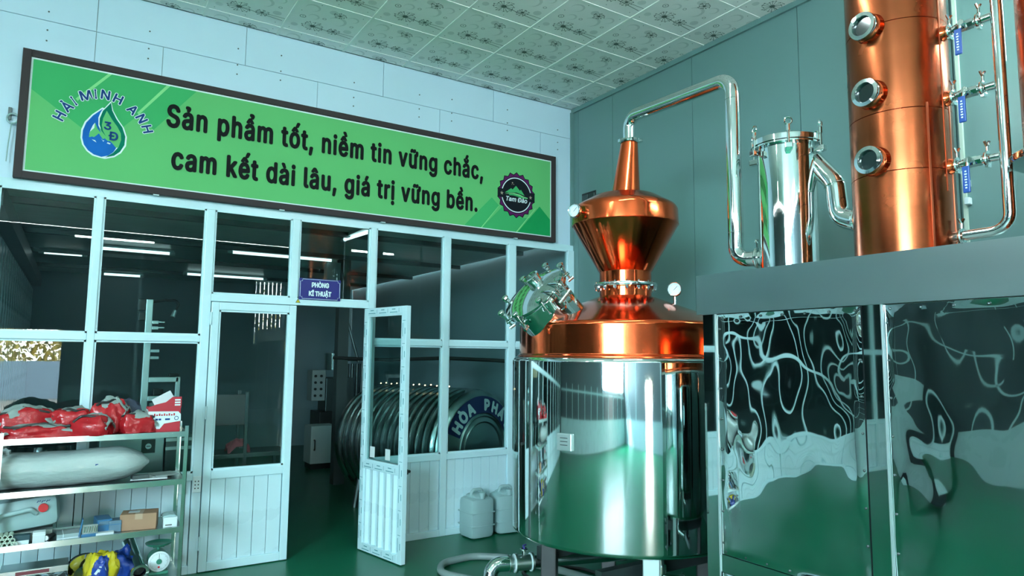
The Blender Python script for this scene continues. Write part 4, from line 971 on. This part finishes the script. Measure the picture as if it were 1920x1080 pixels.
# third deck
jc = thing('jerrycan', 'white jerrycan with a red cap lying on its side on the third deck', 'jerrycan', (-.18, -.46, D3+.055))
b = MB().box((-.20, -.44, D3+.165), (.38, .24, .20), Matrix.Rotation(-.10, 3, 'Y'), .045); b.build('body', M_can, jc)
MB().tube(fillet([(-.34, -.565, D3+.13), (-.30, -.585, D3+.175), (-.16, -.585, D3+.20), (-.13, -.565, D3+.17)], .02), .014, 10).build('handle', M_can, jc)
MB().cyl((-.095, -.555, D3+.20), (-.095, -.575, D3+.20), .026, n=24).build('red_cap', pm('red_cap', (.55, .01, .015), .4), jc)
b = MB()
for i in range(6): b.tube([(-.13+i*.012, -.561, D3+.232+.006*((i*3) % 2)), (-.122+i*.012, -.561, D3+.245)], .0018, 5)
b.build('marker_scrawl', M_navy, jc)
rs_ = MB().span((-.335, -.53, D3), (-.04, -.36, D3+.055)).build('packing_block', M_greyf, smooth=False); tag(rs_, 'grey packing under the lying jerrycan on the third deck', 'packing')
k = 0
for row, n in ((0, 5), (1, 4), (2, 3)):
    for i in range(n):
        x = -.325+i*.026+row*.013; z = D3+.0135+row*.0225; k += 1
        b = MB().lathe([(.009, 0), (.0128, 0), (.0128, .10), (.009, .10), (.009, 0)], Matrix.Translation((x, -.545, z)) @ Matrix.Rotation(PI/2, 4, 'X'), 16)
        o = b.build('short_tube', pm('white_pvc', (.58, .70, .58), .4)); tag(o, 'short white plastic tube stacked in the pile below the red capped jerrycan', 'tube', 'short white tubes on the third deck')
def carton(name, label, cat, x, y, z, w_, d__, h_, m, rz=0, parts=None):
    t = thing(name, label, cat, (x, y, z), rz)
    MB().span((-w_/2, -d__/2, 0), (w_/2, d__/2, h_), bev=.003).build('body', m, t, smooth=False, world=False)
    for p in parts or (): MB().span(p[1], p[2]).build(p[0], p[3], t, smooth=False, world=False)
    return t
carton('small_box', 'dark teal box with a white label near the white tubes', 'box', -.20, -.59, D3, .10, .06, .055, pm('dark_teal', (.015, .06, .075), .5), 0, [('label', (-.045, -.0312, .004), (.045, -.03, .026), M_white)])
carton('small_box', 'little white carton between teal box and black torch', 'box', -.105, -.59, D3, .065, .06, .065, M_paper, 0, [('lid_edge', (-.0335, -.031, .045), (.0335, .031, .05), M_white)])
tc_ = thing('torch', 'black hand torch lying on the third deck beside the white carton', 'torch', (-.045, -.58, D3+.022))
MB().tube([(-.065, -.60, D3+.02), (-.035, -.52, D3+.018)], .016, 16).tube([(-.070, -.612, D3+.022), (-.062, -.59, D3+.022)], .021, 16).build('barrel', M_black, tc_)
MB().cyl((-.0705, -.6135, D3+.022), (-.0695, -.611, D3+.022), .015, n=16).build('lens', M_white, tc_)
carton('clear_packet', 'flat clear plastic packet lying on the third deck', 'packet', .045, -.52, D3, .125, .14, .028, pm('clear_film', (.34, .46, .46), .15, coat=.5), .05, [('fold', (-.03, -.071, .01), (-.026, .07, .0295), M_white), ('seal', (-.062, -.0715, 0), (.062, -.07, .006), M_white)])
bc = thing('drill_bit_case', 'open blue case of drill bits standing on the third deck', 'case', (.135, -.575, D3))
MB().span((.115, -.61, D3), (.205, -.55, D3+.018), bev=.003).build('base', M_blue, bc, smooth=False)
MB().box((.112, -.58, D3+.058), (.008, .062, .105), Matrix.Rotation(.15, 3, 'Y'), .003).build('open_lid', M_blue, bc, smooth=False)
MB().box((.162, -.585, D3+.042), (.085, .035, .055), Matrix.Rotation(-.2, 3, 'X'), .003).build('insert', M_greyf, bc, smooth=False)
for i in range(6): MB().cyl((.130+i*.013, -.608, D3+.028), (.134+i*.013, -.606, D3+.064), .004, n=8).build('drill_bit', M_steel, bc)
carton('blue_box', 'bright blue plastic box left of the grey blue one', 'box', .235, -.47, D3, .085, .16, .085, M_blue, .1, [('ridge', (-.0435, -.081, .05), (.0435, .081, .054), M_bluegrey), ('lid_lip', (-.03, -.082, .056), (.03, -.08, .075), M_bluegrey)])
carton('blue_box', 'dull grey blue box touching the cardboard parcel', 'box', .302, -.52, D3, .07, .10, .075, M_bluegrey, 0, [('ridge', (-.036, -.051, .05), (.036, .051, .054), M_blue)])
carton('white_packet', 'thin white packet lying in front of the blue boxes', 'packet', .245, -.59, D3, .10, .05, .016, M_paper, 0, [('fold', (-.05, -.0255, .006), (.05, -.025, .008), M_white)])
carton('cardboard_parcel', 'brown taped cardboard parcel on the third deck', 'box', .445, -.505, D3, .215, .15, .105, M_card, -.18, [('tape', (-.02, -.076, .07), (.025, -.0752, .106), M_tape), ('tape', (-.02, -.076, .105), (.025, .076, .1058), M_tape), ('top_label', (-.065, -.03, .1055), (.0, .04, .1062), M_paper)])
carton('small_carton', 'small white carton at the right end of the third deck', 'box', .625, -.55, D3, .085, .10, .065, M_white, -.05, [('print', (-.03, -.0508, .012), (.01, -.05, .02), M_dsteel), ('lid_edge', (-.043, -.051, .05), (.043, .051, .053), M_paper)])
lf_ = drape((.622, -.53, D3+.068), (.09, .10, .02), 4.4).build('crumpled_packet', M_can); tag(lf_, 'crumpled clear packet on the small white carton', 'packet')
# bottom deck
tr = thing('tool_tray', 'dark metal tray raised on scissor stands on the bottom deck', 'tray', (-.12, -.50, D4))
MB().span((-.29, -.60, D4+.125), (.06, -.42, D4+.165), bev=.003).build('tray', M_tankrib, tr, smooth=False)
MB().span((-.21, -.601, D4+.135), (-.04, -.60, D4+.155)).build('red_label', pm('dull_red', (.16, .03, .04), .5), tr, smooth=False)
for x in (-.22, -.06, .0):
    b = MB()
    for sg in (-1, 1): b.tube([(x-.05*sg, -.58, D4+.07), (x+.05*sg, -.58, D4+.125)], .006, 6)
    b.build('scissor_stand', M_dsteel, tr)
MB().span((-.28, -.60, D4), (.05, -.42, D4+.07), bev=.003).build('base', M_dsteel, tr, smooth=False)
bw_ = thing('steel_basin', 'shiny oval steel basin tilted on the bottom deck', 'basin', (.14, -.52, D4))
MB().lathe([(.02, 0), (.07, .02), (.10, .07), (.108, .09), (.104, .09), (.095, .07), (.065, .026), (0, .012)], Matrix.Translation((.15, -.50, D4+.045)) @ Matrix.Rotation(.7, 4, 'X') @ Matrix.Diagonal((.9, 1, 1, 1)), 40).build('bowl', M_steel, bw_)
MB().torus((.15, -.50, D4+.11), (0, -.64, .77), .10, .005, 40, 6).build('rim', M_black, bw_)
t = thing('plastic_bag', 'yellow plastic bag with dark blue contents on the bottom deck', 'bag', (.245, -.52, D4))
lump((.245, -.52, D4), (.20, .16, .20), 8.8, .35, e=.8).build('yellow_film', M_yellow, t)
lump((.235, -.585, D4+.06), (.10, .07, .11), 9.1, .35).build('blue_contents', M_bluef, t)
for i in range(4): MB().box((.215+i*.013, -.622+.004*i, D4+.10+.012*(i % 2)), (.014, .004, .035), Matrix.Rotation(.6-.3*i, 3, 'Y')).build('white_print', M_white, t, smooth=False)
t = tag(lump((.365, -.46, D4), (.20, .15, .175), 10.7, .35, rz=.5, e=.85).build('blue_bag', M_bluef), 'crumpled blue plastic bag behind the steel tube on the bottom deck', 'bag')
t = tag(lump((.19, -.585, D4), (.12, .07, .07), 12.2, .35).build('blue_bag', M_bluef), 'small blue plastic bag in front of the yellow bag', 'bag')
pe_ = thing('steel_tube', 'wide bent steel tube with flange lying on the bottom deck', 'tube', (.44, -.53, D4))
MB().tube(fillet([(.40, -.36, D4+.20), (.435, -.47, D4+.11), (.455, -.62, D4+.058)], .12, 8), .044, 28, cap=False).build('tube', M_steel, pe_)
dd_ = (Vector((.455, -.62, D4+.058))-Vector((.435, -.47, D4+.11))).normalized(); qq = dd_.to_track_quat('Z', 'Y').to_matrix().to_4x4()
MB().lathe([(.036, -.01), (.055, -.01), (.056, .0), (.055, .006), (.038, .006), (.036, 0)], Matrix.Translation((.455, -.62, D4+.06)) @ qq, 36).build('flange', M_steel, pe_)
MB().lathe([(0, -.03), (.037, -.03), (.037, -.032), (0, -.032)], Matrix.Translation((.455, -.62, D4+.06)) @ qq, 28).build('bore_shade', M_black, pe_)  # black disc puts the shade inside the tube into colour
ks = thing('kitchen_scale', 'green spring scale with round white dial and dish on the bottom deck', 'scale', (.575, -.48, D4))
MB().span((.515, -.53, D4), (.635, -.41, D4+.02), bev=.004).build('foot', M_sgreen, ks, smooth=False)
b = MB().cyl((.575, -.53, D4+.088), (.575, -.43, D4+.088), .066, n=40); b.span((.535, -.52, D4+.01), (.615, -.44, D4+.09)); b.build('housing', M_sgreen, ks)
Mk = Matrix.Translation((.575, -.531, D4+.088)) @ Matrix.Rotation(PI/2, 4, 'X')
dl = MB().lathe([(0, 0), (.063, 0), (.066, .004), (.063, .006), (0, .004)], Mk, 48).build('dial', M_white, ks)
b = MB()
for i in range(40):
    a = 2*PI*i/40; r0 = .050 if i % 4 else .045
    b.tube([Mk @ Vector((r0*math.cos(a), r0*math.sin(a), .0062)), Mk @ Vector((.057*math.cos(a), .057*math.sin(a), .0062))], .0007, 4)
b.tube([Mk @ Vector((0, .01, .0075)), Mk @ Vector((0, .05, .0075))], .0012, 4); b.build('scale_marks', M_black, dl)
MB().cyl(Mk @ Vector((0, 0, .004)), Mk @ Vector((0, 0, .012)), .017, n=20).build('hub', M_sgreen, dl)
MB().box((.575, -.5385, D4+.052), (.012, .001, .012)).build('red_mark', MATS['red_cap'], dl, smooth=False)
MB().cyl((.575, -.47, D4+.15), (.575, -.47, D4+.185), .012, n=14).span((.54, -.475, D4+.165), (.61, -.465, D4+.178)).build('spindle', M_sgreen, ks)
MB().lathe([(0, 0), (.07, 0), (.082, .010), (.084, .016), (.080, .014), (.068, .005), (0, .005)], Matrix.Translation((.575, -.47, D4+.185)), 40).build('dish', M_sgreen, ks)
rb = thing('push_button', 'red push button box behind the shelf rack post', 'button', (.755, -.03, .66))
MB().span((.735, -.050, .60), (.775, -.03, .72), bev=.003).build('box', M_white, rb, smooth=False)
MB().cyl((.755, -.05, .69), (.755, -.062, .69), .012, n=16).build('button', MATS['red_cap'], rb)

# ------------------------------------------------------------------ inner room furniture
TC0, TC1 = Vector((3.57, .42, .70)), Vector((3.06, 1.92, .70)); TR = .60; ax = (TC0-TC1).normalized()
wt_ = thing('water_tank', 'big ribbed steel water tank lying behind the glass, blue maker band on its end', 'tank', (3.3, 1.15, 0))
q = ax.to_track_quat('Z', 'Y').to_matrix().to_4x4(); L = (TC0-TC1).length; Mt = Matrix.Translation(TC1) @ q
prof = [(0, -.10), (.3, -.085), (.5, -.045), (TR-.02, 0)]
n = 15
for i in range(n):
    a = .02+i*(L-.06)/n; st_ = (L-.06)/n
    prof += [(TR-.012, a), (TR-.012, a+st_*.55), (TR+.010, a+st_*.66), (TR+.016, a+st_*.78), (TR+.010, a+st_*.90)]
prof += [(TR-.01, L-.03), (TR, L)]
MB().lathe(prof, Mt, 72).build('ribbed_shell', M_tankrib, wt_)
MB().lathe([(TR, L), (TR-.01, L+.02), (TR-.06, L+.055), (.36, L+.085), (.345, L+.10), (.33, L+.085), (.30, L+.088), (.285, L+.10), (.27, L+.09), (.15, L+.10), (0, L+.104)], Mt, 72).build('end_cap', M_tankcap, wt_)
upv = Vector((0, 0, 1)); rtv = upv.cross(ax).normalized()
def capP(r, a, h): return TC0+rtv*(r*math.cos(a))+upv*(r*math.sin(a))+ax*h
def caph(r): return .066+(.57-r)/(.57-.36)*.030
b = MB(); N = 36
for i in range(N):
    a, c_ = math.radians(22+136*i/N), math.radians(22+136*(i+1)/N)
    for r0, r1 in ((.375, .45), (.45, .545)):
        b.poly([capP(r0, a, caph(r0)), capP(r1, a, caph(r1)), capP(r1, c_, caph(r1)), capP(r0, c_, caph(r0))])
b.build('maker_band', M_plate if False else pm('band_blue', (.012, .02, .09), .4), wt_)
for i, ch in enumerate('HÒA PHÁT'):
    if ch == ' ': continue
    a = math.radians(147-114*i/7); me = text_mesh(ch, M_tankcap if False else pm('band_letter', (.55, .66, .66), .4), .010, cap=.125)
    p = capP(.393, a, caph(.393)+.006); rad = (rtv*math.cos(a)+upv*math.sin(a)); tang = (rtv*math.sin(a)-upv*math.cos(a)); nn = (rad*.14+ax).normalized()
    rad = (rad-nn*rad.dot(nn)).normalized(); tang = rad.cross(nn)
    o = link('band_letter', me, wt_, p-root_loc(wt_)); o.rotation_euler = Matrix((tang, rad, nn)).transposed().to_euler()
for t in (.25, L-.25):
    c = TC1+ax*t
    for sg in (-1, 1):
        MB().tube([c+rtv*sg*.42-upv*.40, c+rtv*sg*.48-upv*.70], .028, 8).build('stand_leg', M_dsteel, wt_)
    MB().tube([c+rtv*.46-upv*.55, c-rtv*.46-upv*.55], .02, 8).build('stand_bar', M_dsteel, wt_)
bp = MB().tube(fillet([(2.75, 2.6, 1.62), (3.2, 2.1, 1.60), (3.6, 1.2, 1.63), (4.0, .75, 1.61), (4.4, .55, 1.58)], .3, 8), .022, 10).tube([(3.62, 1.15, 1.62), (3.55, 1.1, 1.30), (3.42, 1.25, 1.30)], .016, 8).build('black_pipe', M_rubber)
tag(bp, 'sagging black pipe running above the water tank', 'pipe')
lt = thing('string_lights', 'string of tiny warm lights along the top of the water tank', 'lights', (3.2, .9, 1.3))
pth = [TC1+ax*(.25+.09*i)+upv*(TR+.03)-rtv*.15+Vector((0, 0, .008*(i % 2))) for i in range(13)]
MB().tube(pth, .003, 5).build('wire', M_black, lt)
bs = MB().sph((0, 0, 0), .008, n=8).mesh('bulb', M_bulb, True)
for p in pth: link('bulb', bs, lt, p+Vector((0, 0, .006))-root_loc(lt))
fm_ = thing('filling_machine', 'dark filling machine with triangular frame behind the open doorway', 'machine', (3.55, 4.9, 0))
MB().span((3.25, 4.7, 0), (3.85, 5.2, .78), bev=.01).build('base_cabinet', M_black, fm_, smooth=False)
MB().span((3.35, 4.75, .78), (3.80, 5.15, 1.30), bev=.01).build('body', M_dsteel, fm_, smooth=False)
MB().span((3.12, 4.72, .95), (3.33, 4.98, 1.42), bev=.006).build('control_box', pm('grey_box', (.30, .36, .36), .5), fm_, smooth=False)
for j in range(4): MB().cyl((3.17, 4.72, 1.03+j*.1), (3.17, 4.70, 1.03+j*.1), .02, n=12).cyl((3.26, 4.72, 1.03+j*.1), (3.26, 4.70, 1.03+j*.1), .02, n=12).build('push_knob', M_black, fm_)
MB().cyl((3.50, 4.9, 1.42), (3.50, 4.9, 1.66), .13, n=28).cyl((3.50, 4.9, 1.66), (3.50, 4.9, 1.68), .14, n=28).build('steel_hopper', M_steel, fm_)
for x in (3.72, 3.80, 3.88, 3.96): MB().cyl((x, 4.85, .9), (x, 4.85, 1.42+.1*((x*25) % 2)), .03, n=12).build('filling_head', M_dsteel, fm_)
b = MB(); tp = Vector((3.66, 4.9, 2.36))
for p in ((3.46, 4.8, 1.55), (3.88, 4.8, 1.55), (3.66, 5.1, 1.55)): b.tube([tp, p], .022, 8)
b.tube([(3.46, 4.8, 1.58), (3.88, 4.8, 1.58)], .018, 8).build('lifting_frame', M_dsteel, fm_)
cbx = thing('floor_cabinet', 'pale metal cabinet with black handle on the inner room floor', 'cabinet', (3.25, 4.35, 0))
MB().span((2.98, 4.2, .08), (3.36, 4.55, .62), bev=.006).build('body', pm('pale_cabinet', (.40, .50, .50), .5), cbx, smooth=False)
MB().tube(fillet([(3.03, 4.2, .28), (3.03, 4.16, .28), (3.03, 4.16, .42), (3.03, 4.2, .42)], .015), .010, 8).build('handle', M_black, cbx)
MB().span((3.0, 4.22, 0), (3.34, 4.53, .08)).build('plinth', M_black, cbx, smooth=False)
# post stand with arm, seen through the second pane
sd_ = thing('profile_stand', 'aluminium profile post stand with bent hose arm behind the second pane', 'stand', (.56, .82, 0))
MB().span((.505, .80, 0), (.560, .855, 2.12), bev=.004).build('post', M_alu, sd_, smooth=False)
MB().span((.50, .79, 2.02), (.44, .84, 2.12), bev=.004).span((.452, .79, 1.93), (.50, .83, 2.0), bev=.004).build('motor', M_black, sd_, smooth=False)
MB().tube(fillet([(.56, .82, 2.10), (.66, .82, 2.12), (.78, .82, 2.12), (.74, .80, 2.02)], .06, 8), .012, 8).build('hose_arm', M_rubber, sd_)
MB().cyl((.74, .80, 2.03), (.72, .79, 1.97), .014, .02, n=10).build('nozzle', M_alu, sd_)
for z in (1.87, 1.92): MB().span((.56, .79, z-.02), (.61, .83, z+.01), bev=.003).span((.60, .80, z-.006), (.66, .82, z+.004)).build('clamp_bracket', M_alu, sd_, smooth=False)
for z in (1.66, 1.60): MB().span((.56, .80, z-.012), (.63, .83, z+.012), bev=.003).build('clamp_bracket', M_white, sd_, smooth=False)
for z0 in (1.405, 1.24): MB().span((.56, .79, z0-.022), (.80, .84, z0+.022), bev=.004).build('frame_rail', M_alu, sd_, smooth=False)
MB().span((.775, .79, .92), (.815, .84, 1.43), bev=.004).build('frame_post', M_alu, sd_, smooth=False)
MB().span((.575, .84, .98), (.79, .85, 1.20)).build('back_plate', M_greyf, sd_, smooth=False)
for p, h_ in (((.60, .80, 1.265), .06), ((.72, .80, 1.43), .03)): MB().span(p, (p[0]+.08, p[1]+.03, p[2]+h_), bev=.008).build('black_part', M_black, sd_, smooth=False)
mcn = thing('steel_machine', 'brushed steel machine cabinet with black round-logo plate behind the shelf rack', 'machine', (.55, .75, 0))
MB().span((.22, .55, .2), (.68, .95, .985), bev=.006).build('body', M_tankcap, mcn, smooth=False)
MB().span((.69, .55, .2), (.90, .95, .985), bev=.006).build('side_body', M_dsteel, mcn, smooth=False)
for z in (.86, .93): MB().span((.69, .535, z), (.90, .55, z+.025)).build('steel_bar', M_alu, mcn, smooth=False)
pl_ = MB().span((.515, .54, .845), (.615, .549, .955), bev=.002).build('black_plate', M_black, mcn, smooth=False)
MB().cyl((.565, .54, .90), (.565, .5385, .90), .022, n=28).build('round_logo', M_white, pl_)
MB().span((.55, .5375, .897), (.58, .5385, .903)).build('logo_line', M_black, pl_, smooth=False)
for x in (.26, .64): MB().span((x-.03, .6, 0), (x+.03, .9, .2)).build('leg', M_dsteel, mcn, smooth=False)
dr = thing('black_drum', 'glossy black round drum behind the left end of the shelf rack', 'drum', (-.12, .75, 0))
MB().lathe([(0, .05), (.24, .05), (.26, .08), (.26, .90), (.25, .94), (0, .95)], Matrix.Translation((-.12, .75, 0)), 56).build('body', pm('black_gloss', (.01, .014, .014), .08, coat=1), dr)
MB().torus((-.12, .75, .965), (0, 0, 1), .235, .02, 48, 10).build('rim', M_dsteel, dr)
for a in (0, 2.1, 4.2): MB().cyl((-.12+.2*math.cos(a), .75+.2*math.sin(a), 0), (-.12+.2*math.cos(a), .75+.2*math.sin(a), .06), .02, n=10).build('foot', M_rubber, dr)
ct = thing('steel_trolley', 'dark brown trolley frame behind the closed door glass', 'trolley', (1.25, 1.1, 0))
for x in (1.06, 1.40):
    for y in (.95, 1.30): MB().span((x-.015, y-.015, 0), (x+.015, y+.015, 1.30), bev=.003).build('leg', M_dsteel, ct, smooth=False)
MB().span((1.06, .95, 1.00), (1.40, .97, 1.28), bev=.003).build('back_panel', pm('brown_panel', (.10, .085, .08), .5), ct, smooth=False)
MB().span((1.05, .94, .70), (1.80, 1.32, .74), bev=.004).build('table_top', M_dsteel, ct, smooth=False)
for y in (.95, 1.30): MB().span((1.74, y-.015, 0), (1.77, y+.015, .70)).build('leg', M_dsteel, ct, smooth=False)
ck = drape((1.36, 1.08, .755), (.20, .18, .10), 6.1).build('cloth', M_pink); tag(ck, 'pink cloth heaped on the dark trolley behind the closed door', 'cloth')
pr = thing('reflection_column', 'dark square pillar with grey boxes, standing in for a hall object reflected in the glass', 'pillar', (2.9, 2.97, 0))
MB().span((2.90, 2.9, 0), (3.04, 3.04, ZI)).build('shaft', pm('dark_pillar', (.06, .08, .08), .5), pr, smooth=False)  # solid stand-in for a hall object mirrored in the panes
for z0, z1 in ((2.60, 2.86), (2.28, 2.56)): MB().span((2.71, 2.86, z0), (2.89, 3.0, z1), bev=.006).build('electrical_box', pm('grey_box2', (.26, .36, .36), .5), pr, smooth=False)
sd_.location += Vector((.02, .25, .015))
